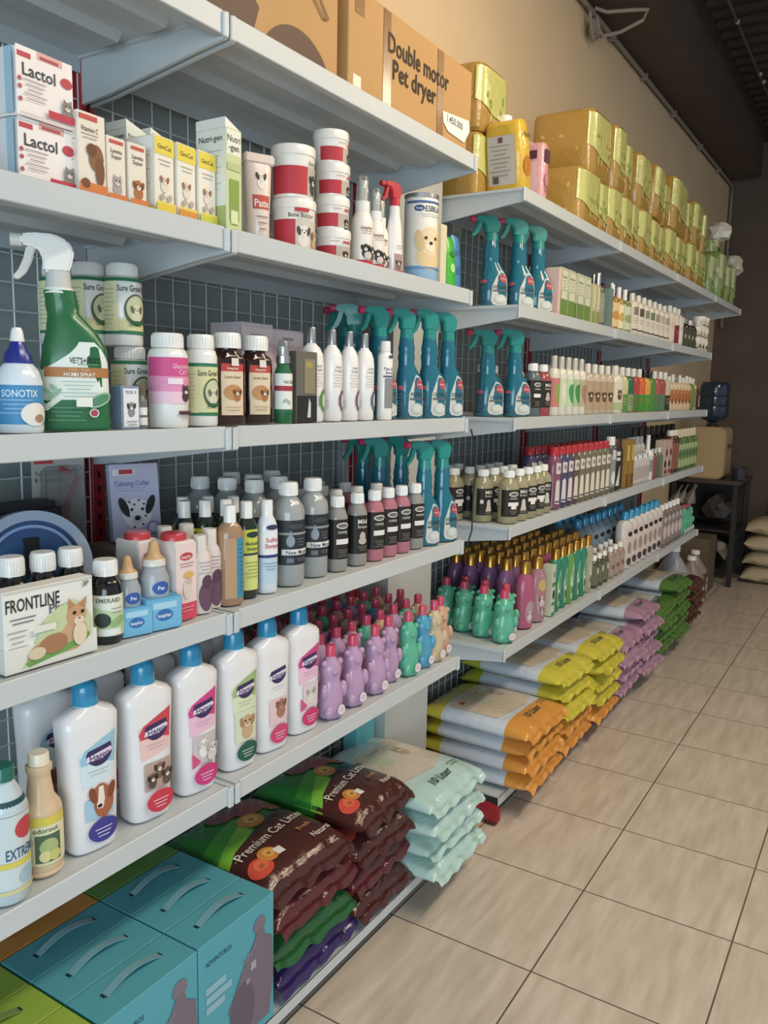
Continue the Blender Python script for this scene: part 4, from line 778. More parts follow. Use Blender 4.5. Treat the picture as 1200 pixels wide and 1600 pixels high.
# bear shaped bottles
def bear(col):
    J = jelly(col); k = Kind('bear_bottle', 'bear bottle'); k.face = -.35; b = MB()
    b.loft([(0, .020, .018, 2.2), (.003, .024, .021, 2.2), (.02, .0275, .023, 2.2), (.045, .029, .024, 2.2), (.066, .0265, .0225, 2.1), (.079, .0215, .020, 2), (.086, .0205, .0195, 2), (.097, .0235, .0215, 2), (.110, .0240, .0220, 2), (.121, .0195, .019, 2), (.129, .0125, .0125, 2), (.136, .0095, .0095, 2)], J, 26)
    b.ball((.006, -.0195, .121), .0075, J, n=6); b.ball((.006, .0195, .121), .0075, J, n=6)
    b.ball((.014, -.024, .062), .0095, J, (1, .9, 1.9), 7); b.ball((.014, .024, .062), .0095, J, (1, .9, 1.9), 7)
    b.ball((.015, -.014, .016), .0125, J, (1, .9, 1.2), 7); b.ball((.015, .014, .016), .0125, J, (1, .9, 1.2), 7)
    b.ball((.019, 0, .103), .0080, J, (1, 1.1, .8), 7); b.ball((.0265, 0, .106), .0022, J, n=5)
    k.add('body', b); k.add('cap', cap_mesh(.0102, .133, .158, gloss('d23c60'), ridges=12), label='pink cap')
    l = MB(); l.decal([('o', .010, .022, .0095, .0115, 'dccdd2'), *lines(.010, .024, .011, 2, .004, 'b08a98', .0008)], lambda u, v, e: (.0285 + e, u, v)); k.add('sticker', l, label='white oval sticker'); return k
BK = {c: bear(h) for c, h in dict(purple='c49cc2', green='58be9a', blue='4aa6cc', cream='d4bf98', peach='d8a88c', red='c06a84').items()}
fr = [('purple', -1.043, 1.463), ('purple', -1.045, 1.555), ('purple', -1.045, 1.652), ('purple', -1.062, 1.742), ('green', -1.043, 1.812), ('blue', -1.045, 1.890), ('cream', -1.043, 1.952), ('peach', -1.052, 2.004)]
for i, (c_, x, y) in enumerate(fr): put(BK[c_], x, y, z, f'{c_} bear-shaped shampoo bottle in the front row of the near rack' + (f', {ORD[i]} from the left' if i < 4 else ''), 'bear bottles in the front row', sc=1.07)
cols = ['purple', 'red', 'green', 'blue', 'peach', 'cream']; n = 0
for r_, x in enumerate((-1.115, -1.185, -1.255, -1.32)):
    for j in range(9):
        y = 1.452 + j * .067 + .02 * (r_ % 2)
        if r_ == 3 and j > 7: continue
        c_ = 'purple' if j < 3 and r_ == 0 else ('red' if j < 2 else cols[(j * 2 + r_ * 3) % 6] if j > 3 else ('red', 'purple')[(r_ + j) % 2]); n += 1
        put(BK[c_], x, y, z, f'{c_} bear bottle, {ORD[r_ + 1]} row from the shelf edge, {ORD[j]} from the left', 'bear bottles in the rows behind', sc=1.07, rz=.15 * ((j * 3 + r_) % 4 - 1.5))

# ---------------------------------------------------------------- near run, base: cat food cartons
z = ZNB + .003
TEAL = mat('2b9ab0', .55); 
def petbox(col, hcol, dogart=True, w=.214, d=.088, h=.282):
    k = Kind('handle_carton', 'carton'); m = mat(col, .6) if isinstance(col, str) else col; b = MB(); b.box(-d / 2, d / 2, -w / 2, w / 2, 0, h, m, .0012)
    if dogart:
        b.decal([('t', -.055, .238, .010, 'ADVENTUROS', '1e4c60', .07), ('r', -.090, .175, -.035, .190, '8ab8c8'), ('r', -.090, .155, -.020, .170, '8ab8c8'), ('r', -.090, .135, -.040, .150, '8ab8c8'), ('o', .062, .235, .018, .018, '7e7280'), ('p', [(.055, .225), (.072, .225), (.078, .205), (.100, .190), (.104, .10), (.09, .02), (.0, .02), (-.03, .10), (.01, .165), (.04, .200)], '766a78'), ('o', .01, .08, .035, .06, '665a6a'), ('r', .034, .150, .050, .168, 'a8a0ac'), ('r', .02, .128, .03, .14, '9a929e'), ('t', .03, .19, .012, 'Natural', '9890a0', .04, .5)], s_front(d / 2))
    for s_ in (-1, 1): b.decal([('r', -.012, s_ * .062 - .003, .0, s_ * .062 + .003, '16343c')], lambda u, v, e: (u, v, h + e))
    k.add('body', b)
    b = MB(); pts = []
    for i in range(13):
        t = i / 12; pts.append((-.004, -.060 + .120 * t, h + .014 * math.sin(PI * t) + .0008))
    vs = []; fs = []
    for (x, y, q) in pts: vs += [(x - .0075, y, q), (x + .0075, y, q), (x + .0075, y, q + .0015), (x - .0075, y, q + .0015)]
    for i in range(12):
        for j in range(4): fs.append((i * 4 + j, i * 4 + (j + 1) % 4, i * 4 + 4 + (j + 1) % 4, i * 4 + 4 + j))
    b.add(vs, fs, mat(hcol, .35, trans=.2)); k.add('handle', b, label='pale plastic strap handle'); return k
kt = petbox('4aa3b2', '78aebc')
for c_, y in enumerate((1.100, .883)):
    for r_, x in enumerate((-1.040, -1.130, -1.220)):
        kt.put(x, y, z, f'teal strap-handled carton, {["front", "middle", "back"][r_]} of the {["right", "left"][c_]} column on the base shelf', 'teal cartons with strap handles')
kor = petbox('c8862c', 'a86c28', False)
kor.put(-1.312, .883, z, 'orange strap-handled carton behind the left teal column')
kg1 = petbox('5f8c3c', '4c7030', False); kg1.put(-1.312, 1.100, z, 'dark green strap-handled carton behind the right teal column')
kgr = petbox('94b42c', '7c9a2c')
for r_, x in enumerate((-1.040, -1.130, -1.220)): kgr.put(x, .664, z, f'lime green strap-handled carton, {["front", "middle", "back"][r_]} one at the lower left corner', 'lime green cartons with strap handles')
kor.put(-1.312, .664, z, 'orange strap-handled carton behind the lime green cartons')

# ---------------------------------------------------------------- litter bags
def bag(name, w, l, t, m, shapes, seed=0, flange=.018, cat='litter bag', back=None, N=(22, 30), side=None):
    """w along the aisle, l depth, t thickness; shapes drawn on the top face in (aisle, towards wall)"""
    rnd_ = random.Random(seed); ph = [rnd_.uniform(0, 6) for _ in range(6)]
    def prof(u, v):
        p = max(0, 1 - abs(u) ** 5) ** .5 * max(0, 1 - abs(v) ** 4.5) ** .55
        return p
    def wob(u, v): 
        e = abs(v) ** 3 + .5 * abs(u) ** 4
        return (math.sin(9 * u + ph[0] + 2 * v) * .35 + math.sin(17 * u + ph[1]) * .3 + math.sin(7 * v + ph[2]) * .15) * e
    def P(u, v, top):
        p = prof(u, v); x = -v * l / 2; y = u * w / 2 * (1 - .05 * abs(v) ** 6 * math.sin(ph[3]))
        mid = t * .42; wv = t * .10 * wob(u, v)
        z_ = mid + wv + (t * .58 * p if top else -t * .42 * p)
        return (x, y, z_)
    nx, ny = N; b = MB(); vs = []; fs = []; mats = []
    for top in (1, 0):
        o = len(vs)
        for j in range(ny + 1):
            for i in range(nx + 1):
                u = math.sin((-1 + 2 * i / nx) * PI / 2); v = math.sin((-1 + 2 * j / ny) * PI / 2)
                vs.append(P(u, v, top))
        for j in range(ny):
            for i in range(nx):
                a = o + j * (nx + 1) + i; q = (a, a + 1, a + nx + 2, a + nx + 1); fs.append(q if not top else q[::-1])
    # v grows towards the wall (negative x)
    def matof(f):
        if not side: return m
        x = sum(vs[i][0] for i in f) / 4 / l + .5; return side(x) or m   # 0 = back, 1 = front
    groups = {}
    for f in fs: groups.setdefault(matof(f), []).append(f)
    for mm, ff in groups.items():
        used = sorted({i for f in ff for i in f}); mp = {q: n_ for n_, q in enumerate(used)}
        b.add([vs[i] for i in used], [[mp[i] for i in f] for f in ff], mm)
    def surf(u, v, e):
        uu = max(-1, min(1, 2 * u / w)); vv = max(-1, min(1, 2 * v / l)); x, y, z_ = P(uu, vv, 1); return (x, y, z_ + e + .0008)
    if shapes: b.decal(shapes, surf, step=w / 16, stepv=l / 20, base=.001)
    k = Kind(name, cat); k.add('body', b, sharp=60)
    # crimped sealing strips
    n = 30
    for sgn in (1, -1):
        vs = []; fs = []; fl = MB()
        for q, (dx, dz) in enumerate([(-.004, 0), (flange * .5, -.002), (flange if sgn > 0 else flange * .6, -.007 - .008 * (sgn > 0))]):
            for i in range(n + 1):
                u = -1 + 2 * i / n; zz = t * .42 + t * .10 * wob(u, -sgn) + dz + .003 * math.sin(11 * u + ph[4]) * q
                vs.append((sgn * (l / 2 + dx), u * w / 2 * .97, zz))
        for q in range(2):
            for i in range(n): fs.append((q * (n + 1) + i, q * (n + 1) + i + 1, (q + 1) * (n + 1) + i + 1, (q + 1) * (n + 1) + i))
        mm = (side(1.0 if sgn > 0 else 0.0) if side else None) or m
        fl.add(vs, fs, mm); k.add('seal_strip', fl)
    return k
def fruit(x, y, s, c1='d8892c', c2='e8b04c'): return [('o', x, y, s, s * .85, film(c1)), ('o', x + s * .15, y + s * .1, s * .6, s * .5, film(c2)), ('o', x + s * .1, y, s * .2, s * .16, film('a86420'))]
BR = film('4a2420')
def premium(base, front, fr_c, seed, txt='Premium Cat Litter'):
    F = film(front); G = film(base)
    w, l = .30, .33
    sh = [('p', [(-.148, -.065), (-.148, .03), (-.06, .06), (.0, .075), (.02, .02), (-.02, -.01)], film('3c9c28')), ('p', [(-.148, -.065), (-.148, -.02), (-.06, .02), (-.005, .045), (-.01, .0)], film('7cc024')),
          ('p', [(-.148, -.168), (-.148, -.055), (-.10, -.03), (.0, .0), (.09, .02), (.148, .02), (.148, -.168)], F),
          ('o', .07, .09, .055, .04, film('a03a3c')), ('o', .0, .11, .05, .035, film('8c3438')), ('o', .12, .05, .035, .03, film('b04a3c')),
          *fruit(.02, .035, .035), *fruit(-.103, -.108, .031, fr_c, 'e8683c'), *fruit(-.062, -.092, .027),
          ('t', .005, -.040, .026, txt, film('ded4c8'), .245, .10), ('t', .075, -.080, .015, 'Fresh', film('c88a4c'), .05, .1), ('t', .092, -.118, .016, 'Natural', film('ded4c8'), .08, .05), ('r', -.048, -.112, -.024, -.090, 'e8e4dc')]
    return bag('litter_bag', w, l, .072, G, sh, seed, side=lambda x: F if x > .62 else None)
pz = ZNB + .002
pk = [premium('2a2050', '34225c', '6a3a8c', 1), premium('1c6a30', '1f5c2c', 'e0b020', 2), premium('1c7a34', '5c2428', 'd84a34', 3), premium('1f7c2c', '4c2420', 'd84a34', 4)]
lbl = ['purple cat litter bag at the bottom of the stack beside the teal cartons', 'green cat litter bag, second from the bottom beside the teal cartons', 'brown cat litter bag, third from the bottom beside the teal cartons', 'green and brown litter bag with large white lettering, topmost beside the teal cartons']
for i in range(4): pk[i].put(-1.178 + (.0, .006, .004, -.004)[i], 1.372 + (.008, -.004, .006, -.006)[i], pz + .071 * i, lbl[i], 'fruit-printed litter bags', rz=(.02, -.03, .02, -.02)[i])
for i in range(4): pk[3 if i != 1 else 2].put(-1.172 + (.004, -.006, .006, .0)[i], 1.650 + (.004, -.004, .0, .006)[i], pz + .004 + .074 * i, f'brown fruit-printed litter bag, {ORD[i]} from the bottom in the second stack', 'fruit-printed litter bags', rz=(-.02, .03, -.03, .05)[i], sc=(1, .86, 1))
def pale(front, panel, seed, backc, mid='c3cdd4', w=.33, t=.072, l=.40, txt='10 Liter'):
    F = film(front); B = film(backc); Mm = film(mid)
    sh = [('p', [(-w * .40, -l * .20), (-w * .40, l * .26), (w * .42, l * .26), (w * .42, -l * .20), (w * .1, -l * .27), (-w * .2, -l * .24)], film(panel)),
          ('o', -w * .1, l * .05, .030, .030, film('b9c4a4')), *[(s_[0], *s_[1:-1], film(s_[-1])) for s_ in cat_(w * .2, l * .08, .022, 'b49a78', 'd8c8b0')],
          ('o', -w * .3, l * .18, .012, .010, film('b8484c')), ('t', .0, l * .2, .012, 'Cat Litter', film('8a8478'), .09),
          ('t', -w * .02, -l * .37, .026, txt, film('34383a'), .13), *[('r', a, b_, c, d, film('6a7070')) for (_, a, b_, c, d, e) in lines(w * .3, -l * .33, .06, 2, .012, '', .003)]]
    return bag('litter_bag', w, l, t, Mm, sh, seed, side=lambda x: F if x > .80 else (B if x < .22 else None))
MINT = [pale('b4d4cc', 'cfc4b0', 20 + i, 'b8ccd0', 'bcd4d4') for i in range(3)]
for i in range(4): MINT[i % 3].put(-1.140 + (.012, -.004, .008, .0)[i], 1.925 + (.0, .008, -.006, .004)[i], pz + .062 * i, f'pale mint litter bag, {ORD[i]} from the bottom at the near rack end', 'pale mint litter bags', rz=(.03, -.03, .04, .0, .05)[i], sc=(1, .92, .86))
k = carton('blue_box', 'carton', .05, .05, .30, paper('5fb4bc')); k.put(-1.315, 2.0, pz, 'light turquoise box at the back corner behind the mint litter bags', sc=(1, 2.0, 1.55))
# ---------------------------------------------------------------- far run, top shelf: diaper packs
z = ZF[0] + .001
def diaper(w, h, d, seed, green=0):
    r = random.Random(seed); a1 = r.uniform(.0, .01)
    secs = [(0, w * .46, d * .47, 7), (h * .05, w * .5, d * .5, 6.5), (h * .5, w * (.5 + a1), d * .5, 6), (h * .93, w * .495, d * .495, 6.5), (h * .985, w * .47, d * .47, 7), (h, w * .44, d * .44, 7)]
    gold = film('b08a38') if not green else film('7c9448'); k = Kind('diaper_pack', 'pack'); b = MB(); b.loft(secs, gold, 80)
    lm = film('c4c470') if not green else film('b0b684'); W2 = w * .5 + .004
    art = [('p', [(-W2, h * .45), (-W2 * .3, h * .30), (W2 * .9, h * .24), (W2 * .9, h * .93), (-W2, h * .93)], lm)]
    for i in range(7): art.append(('o', r.uniform(-W2 * .6, W2 * .6), h * r.uniform(.38, .62), .010, .007, r.uniform(0, 3), '8f9c48' if not green else '7c9450'))
    b.decal(art, s_loft(secs), step=w / 12, base=.003)
    for i in range(5): b.decal([('o', r.uniform(-d * .36, d * .36), h * r.uniform(.15, .7), .010, .006, r.uniform(0, 3), 'c9b070')], lambda u, v, e, W=w: (u, -W * .5 - e, v))
    for i in range(3):
        t = r.uniform(-.35, .35) * w; b.tube([(d * .497, t, h * .2), (d * .502, t + .004, h * .55), (d * .49, t + .002, h * .9)], .0020, lm, 5)
    k.add('body', b); return k
low = [(2.94, .23, .205)]; y = 3.175
r_ = random.Random(3)
for i in range(13):
    w = (.115, .15, .16, .14, .17, .15, .16, .16, .15, .16, .16, .15, .15)[i]; low.append((y, w - .004, .205 + r_.uniform(-.008, .012))); y += w
for i, (y0, w, h) in enumerate(low): diaper(w, h, .26, i).put(-1.160 - (.01 if i % 3 == 1 else 0), y0 + w / 2, z, f'gold and green diaper pack in the lower row, {ORD[i]} from the left', 'gold diaper packs, lower row', rz=r_.uniform(-.03, .03))
up = [(3.10, .245, .235), (3.365, .145, .245), (3.53, .10, .22), (3.745, .20, .235), (3.97, .18, .235), (4.17, .12, .20), (4.31, .33, .26), (4.68, .12, .215), (4.82, .21, .24), (5.04, .08, .22)]
for i, (y0, w, h) in enumerate(up): diaper(w, h, .25, 40 + i).put(-1.180 + (0, .01, .0, .0, .012, 0, .015, 0, .01, .01)[i], y0 + w / 2, z + .212, f'gold and green diaper pack in the upper row, {ORD[i]} from the left', 'gold diaper packs, upper row', rz=r_.uniform(-.06, .06), rx=(0, 0, 0, 0, -.08, 0, -.06, 0, -.04, -.10)[i])
diaper(.20, .19, .22, 70).put(-1.275, 2.475, z, 'brownish gold diaper pack behind the yellow bag, lower one of two')
diaper(.22, .20, .22, 71).put(-1.275, 2.49, z + .192, 'brownish gold diaper pack behind the yellow bag, upper one of two')
for i, (x, y0, zz, w, h) in enumerate([(-1.15, 5.34, 0, .12, .24), (-1.12, 5.49, 0, .17, .27), (-1.12, 5.70, 0, .16, .22), (-1.12, 5.88, 0, .15, .24), (-1.17, 5.55, .272, .26, .08)]):
    diaper(w, h, .24, 80 + i, 1).put(x, y0, z + zz, ['green diaper pack at the joint next to the gold packs', 'pale fronted tall green diaper pack on the last short shelf', 'dark green diaper pack with a pale stripe on the last short shelf', 'rightmost green diaper pack on the last short shelf', 'flat green pack lying across the tall green diaper packs'][i], rz=.03 * i)
def crumple(r, seed, m):
    bm = bmesh.new(); bmesh.ops.create_icosphere(bm, subdivisions=2, radius=r); q = random.Random(seed)
    for v in bm.verts: v.co *= q.uniform(.62, 1.15)
    b = MB(); b.bm(bm, m, False); return b
single('plastic_bag', 'plastic bag', crumple(.075, 1, mat('d8d4cc', .4)), 'crumpled white plastic bag on top of the green diaper packs', (-1.07, 5.60, z + .41), sharp=0)
single('plastic_bag', 'plastic bag', crumple(.065, 2, mat('c8c2b4', .4)), 'small knotted white bag on the rightmost green diaper pack', (-1.03, 5.955, z + .262), sharp=0)
# yellow bag, pink bag, white pack
YB = film('d8b020'); k = Kind('food_bag', 'bag'); secs = [(0, .036, .060, 4), (.01, .040, .066, 4), (.14, .040, .066, 4), (.20, .036, .060, 4), (.212, .022, .055, 4)]
b = MB(); b.loft(secs, YB, 36); b.decal([('r', -.045, .03, .045, .17, 'c4c0b8'), ('r', -.01, .15, .006, .165, '6a4a60'), *lines(-.005, .14, .07, 8, .012, '98948c', .003), ('r', -.03, .035, -.01, .055, '5a564e')], lambda u, v, e: (u, -.0402 - e, v)); b.decal([('t', 0, .17, .014, 'Whiskas', '4a3a10', .05), ('o', .0, .08, .025, .03, film('c07a20'))], s_front(.0665)); k.add('body', b)
k.put(-1.105, 2.475, z + .008, 'yellow foil pet food bag leaning at the near end of the top shelf', rx=.16, rz=-.05)
k = Kind('food_bag', 'bag'); b = MB(); b.loft([(0, .028, .050, 4), (.09, .030, .052, 4), (.17, .028, .05, 4), (.180, .018, .045, 4)], film('d8a0a8'), 32); b.decal([('r', -.02, .12, .02, .16, '5a3038'), ('o', .0, .07, .018, .02, 'c07888'), *lines(0, .05, .03, 3, .008, 'a8606c', .003)], s_front(.0525)); b.decal([('r', -.03, .13, .03, .155, '5a3038'), ('r', -.03, .03, .03, .12, 'e0bcc0')], lambda u, v, e: (u, -.0302 - e, v)); k.add('body', b)
k.put(-1.075, 2.575, z, 'pink foil bag standing beside the yellow bag', rx=-.02)
k = bottle('white_jar', 'jar', round_secs(.026, .235, .018, .004, .02), OFFW, (.024, .232, .27), WHITE, None); k.put(-1.16, 2.55, z, 'white bottle with a white cap behind the pink foil bag')
k = Kind('wrapped_bundle', 'pack'); b = MB(); b.loft([(0, .07, .07, 3), (.03, .085, .08, 3), (.20, .085, .08, 3), (.235, .06, .05, 2.4), (.245, .03, .03, 2)], mat('cfc4ac', .35, coat=.3, bump=.5, bscale=30), 28); k.add('body', b)
k.put(-1.185, 2.74, z, 'cream plastic-wrapped pack between the pink bag and the gold diaper packs')

# ---------------------------------------------------------------- far run, second shelf
z = ZF[1]
for i, (x, y, q, s_) in enumerate([(-1.125, 2.435, 0, 1.0), (-1.075, 2.535, 1, 1.02), (-1.062, 2.665, 3, 1.02)]): put(T1[q], x, y, z, f'teal trigger spray on the second far shelf, {ORD[i]} from the left of three', 'teal trigger sprays', rz=-.35, sc=(1.18, 1.18, s_))
put(carton('pink_box', 'carton', .02, .09, .155, paper('dcb8ac'), []), -1.062, 2.732, z, 'thin pinkish carton beside the third teal spray')
gc = lambda: carton('shampoo_carton', 'carton', .066, .055, .165, mat('c4c8a8', .3, coat=.4), [('r', -.033, .0, .033, .06, '6c8c3c'), ('r', -.033, .06, .033, .09, '94a860'), ('r', -.028, .06, .028, .155, 'd0d2b8'), ('t', 0, .135, .010, 'Natural', '5a6440', .045), *lines(0, .12, .04, 4, .010, '98a078', .0018)], [('r', -.026, .0, .026, .06, '6c8c3c'), ('r', -.026, .06, .026, .155, 'ccd0b4')])
kc = gc()
for i, y in enumerate((2.795, 2.872, 2.965, 3.045)): put(kc, -1.052, y, z, f'green and white carton on the second far shelf, {ORD[i]} from the left', 'green and white shampoo cartons')
def simple(name, r, h, caph, body, capm, art=None, capr=None, n=2, cat='bottle'):
    return bottle(name, cat, [(0, r * .93, r * .9, n), (.003, r, r * .95, n), (h - .022, r, r * .95, n), (h - .008, r * .8, r * .78, 2), (h, (capr or r * .5), (capr or r * .5), 2)], body, (capr or r * .52, h, h + caph), capm, art, N=24)
def strip(r, h, base, *more): return [('r', -r * 1.25, h * .10, r * 1.25, h * .80, base), *more]
A = lambda k, x, y, lb, g=None, **kw: put(k, x, y, z, lb, g, **kw)
A(simple('mist_spray', .018, .13, .06, gloss('d8d8c4'), WHITE, None, cat='spray bottle'), -1.10, 3.115, 'white spray bottle behind the green and white cartons')
for i, y in enumerate((3.125, 3.175)): A(carton('slim_carton', 'carton', .034, .04, .150, paper('c0bc8c'), [('r', -.017, 0, .017, .05, '8c9a4c'), ('r', -.012, .06, .012, .14, 'd8d4b0')]), -1.045, y, f'{["left", "right"][i]} slim olive carton', 'slim olive cartons')
A(simple('shampoo_bottle', .032, .160, .045, liquid('7c7a68'), SILV, strip(.032, .16, '8a8a78', *lines(0, .1, .04, 4, .01, 'b8b8a4', .002)), .013), -1.055, 3.245, 'grey translucent bottle with a tall silver cap on the second far shelf')
A(simple('shampoo_bottle', .020, .165, .045, OFFW, SILV, None, .009), -1.09, 3.30, 'white bottle with a silver cap behind the grey translucent bottle')
A(carton('blister_box', 'carton', .03, .05, .155, mat('8fb0a8', .15, trans=.4)), -1.045, 3.330, 'clear bluish blister box at the first far joint')
for i, (y, c1, c2, r) in enumerate([(3.43, 'c88a30', 'e0c080', .030), (3.52, 'c8a84c', 'e8dcb0', .026), (3.61, '98a05c', 'c8ccac', .032)]): A(simple('pet_spray', r, .138, .045, liquid(c1), WHITE, strip(r, .138, c2, ('o', 0, .06, r * .7, .018, c1)), .010, cat='spray bottle'), -1.052, y, f'{["orange", "yellow", "green"][i]} bottle with a white cap on the second far shelf')
A(simple('mist_spray', .016, .15, .06, OFFW, WHITE, None, .008, cat='spray bottle'), -1.10, 3.575, 'tall white spray behind the orange and yellow bottles')
for i in range(7):
    y = 3.72 + i * .095; A(simple('shampoo_bottle', .030, .150, .030, gloss('dcd4c4'), OFFW, strip(.03, .15, 'd8cfbc', ('r', -.014, .085, .018, .12, ['8a7a68', '5a4a44', '7a8a6a', '6a7a5a', '9a8a78', 'b8a890', 'a89888'][i]), *lines(0, .07, .034, 3, .009, '9a9080', .002), ('r', -.02, .02, .02, .026, '4a423c')), .013, n=2.6), -1.052, y, f'cream white shampoo bottle on the second far shelf, {ORD[i]} from the left', 'cream white shampoo bottles')
for i, y in enumerate((3.80, 3.88)): A(simple('red_capped_bottle', .026, .165, .028, gloss('c8b8a8'), gloss('b02430'), None, .017), -1.15, y, f'{["left", "right"][i]} red-capped bottle behind the cream white bottles', 'red-capped bottles')
for i, (y, c) in enumerate([(4.40, 'dcc8b8'), (4.50, 'd8ccc0'), (4.59, 'dcd4c8')]): A(simple('shampoo_bottle', .031, .162, .030, gloss('dccfc0'), OFFW, strip(.031, .162, c, *( [('r', -.02, .01, .022, .10, '7a2c34'), *cat_(.002, .07, .012, '8a3a3c', 'b89088')] if i == 1 else lines(0, .1, .03, 3, .01, '9a8a80', .002))), .014, n=2.6), -1.052, y, f'{["pinkish", "cream cat-pictured", "plain cream"][i]} bottle near the second far joint')
for i, y in enumerate((4.70, 4.79, 4.88, 4.96)): A(simple('dark_bottle', .030, .13, .026, mat('2c2a20', .2, coat=.5), CLEARC if i % 2 else OFFW, strip(.03, .13, '4a4838', ('r', .0, .05, .018, .07, 'c8c4b4')), .018), -1.055, y, f'dark olive bottle beyond the cream bottles, {ORD[i]} from the left', 'dark olive bottles')
kt_ = tub(.040, .066, [('r', -.05, .01, .05, .042, 'cfc6b0'), ('o', .012, .026, .012, .010, '4a443c'), ('r', -.03, .012, -.005, .022, '7a7464')])
for i, (y, n_) in enumerate([(5.05, 2), (5.14, 3), (5.235, 3)]):
    for j in range(n_): A2 = kt_.put(-1.055, y, z + .001 + .0665 * j, f'cream lidded tub, {["left", "middle", "right"][i]} stack at the far end, {ORD[j]} from the bottom', 'cream lidded tubs at the far end', rz=.3 * j)
for i in range(14):
    y = 2.80 + i * .085
    if i < 8: A(simple('shampoo_bottle', .026, .155, .022, gloss('6a6a4c'), BLACK, None, .012), -1.16, y, f'black-capped bottle behind the green and white cartons, {ORD[i]} from the left', 'black-capped bottles in the second row')

# ---------------------------------------------------------------- far run, third shelf
z = ZF[2]
for i, (x, y, q, s_) in enumerate([(-1.120, 2.43, 1, .98), (-1.068, 2.525, 1, 1.0)]): put(T1[q], x, y, z, f'{["left", "right"][i]} teal trigger spray on the third far shelf', 'teal trigger sprays', rz=-.35, sc=(1.18, 1.18, s_))
for i, y in enumerate((2.47, 2.56)): A(simple('shampoo_bottle', .024, .14, .024, liquid('8f8c86'), WHITE, None, .015), -1.17, y, f'{["left", "right"][i]} white-capped bottle behind the teal sprays of the third far shelf', 'white-capped bottles')
put(refill('70808a', 0, r=.027, h=.150), -1.052, 2.612, z, 'slate shampoo bottle with a black label on the third far shelf')
put(refill('c05c60', 1, r=.027, h=.150), -1.052, 2.705, z, 'pink shampoo bottle reading Mild on the third far shelf')
cols3 = [(2.800, 'c87870', '8aa050'), (2.872, 'c4d0a8', 'd8d8c0'), (2.944, 'b8d0b0', '2c9c4c'), (3.015, 'a8b890', '3c8c3c'), (3.086, 'b8a890', 'a08060')]
for i, (y, c1, c2) in enumerate(cols3): A(simple('shampoo_bottle', .024, .165, .042, gloss('d8d4c4'), mat('cfccc0', .2, metal=.3), [('r', -.028, .03, .028, .13, c1), ('o', .004, .075, .014, .035, .2, c2), ('o', .006, .10, .010, .012, c2)], .012), -1.050, y, f'slim bottle with a pale metallic cap on the third far shelf, {ORD[i]} from the left', 'slim pale-capped bottles')
for i in range(4): A(simple('shampoo_bottle', .028, .16, .034, gloss('c4b49c'), OFFW, strip(.028, .16, 'b09878', *dog(.0, .075, .014, '6a4c34', '4a3222')), .013, n=2.5), -1.052, 3.17 + i * .085, f'tan bottle with a brown dog picture, {ORD[i]} from the left on the third far shelf', 'tan dog-pictured bottles')
A(simple('shampoo_bottle', .036, .165, .034, gloss('dcd8c4'), OFFW, strip(.036, .165, 'd8d0b8', *cat_(.0, .085, .016, '6a4c34', 'c8b89c'), ('r', -.04, .016, .04, .045, 'a8b880')), .016, n=3), -1.052, 3.53, 'white bottle with a tabby cat picture at the middle of the third far shelf')
seq = [(3.63, 'c8c888', '5c8a3c', OFFW), (3.72, '2c6a4c', '8a9a68', OFFW), (3.81, 'b83c34', '4a7a34', OFFW), (3.91, 'd8602c', '3c8c2c', OFFW), (4.01, 'd8a02c', '3c9428', BLACK), (4.10, '4c8a34', '4c8a34', BLACK), (4.19, 'b05a50', '4a7a54', OFFW), (4.30, 'a04a44', '4a8058', OFFW), (4.40, 'c8b8a0', '3a3028', OFFW)]
nm3 = ['yellow over green', 'dark green', 'red over green', 'orange over green', 'amber over green black-capped', 'all green black-capped', 'dull red over green', 'brick red over green', 'spotted cream']
for i, (y, c1, c2, cp) in enumerate(seq): A(simple('shampoo_bottle', .032, .160, .036, gloss(c1), cp, [('r', -.038, .003, .038, .080, c2), ('r', -.010, .095, .016, .12, c1), *lines(.0, .06, .03, 3, .012, c1, .002)], .014, n=2.4), -1.052, y, nm3[i] + ' shampoo bottle in the colourful row of the third far shelf')
for i in range(6): A(simple('shampoo_bottle', .030, .150, .040 if i % 2 else .028, gloss('d8c4a0'), OFFW if i != 2 else CLEARC, strip(.030, .15, 'd4b890', ('o', .0, .075, .016, .03, 'b0642c'), ('o', .006, .05, .012, .014, '8a4a20'), ('r', -.02, .10, .02, .11, 'b87848')), .012, n=2.4), -1.052, 4.49 + i * .082, f'peach bottle with an orange picture, {ORD[i]} from the left on the third far shelf', 'peach orange-pictured bottles')
A(simple('shampoo_bottle', .032, .15, .036, liquid('7ca84c'), OFFW, None, .012), -1.052, 4.985, 'light green bottle beyond the peach bottles')
A(simple('shampoo_bottle', .030, .15, .03, gloss('c8c090'), OFFW, strip(.03, .15, '8a8450'), .014), -1.052, 5.062, 'cream and olive bottle beside the light green one')
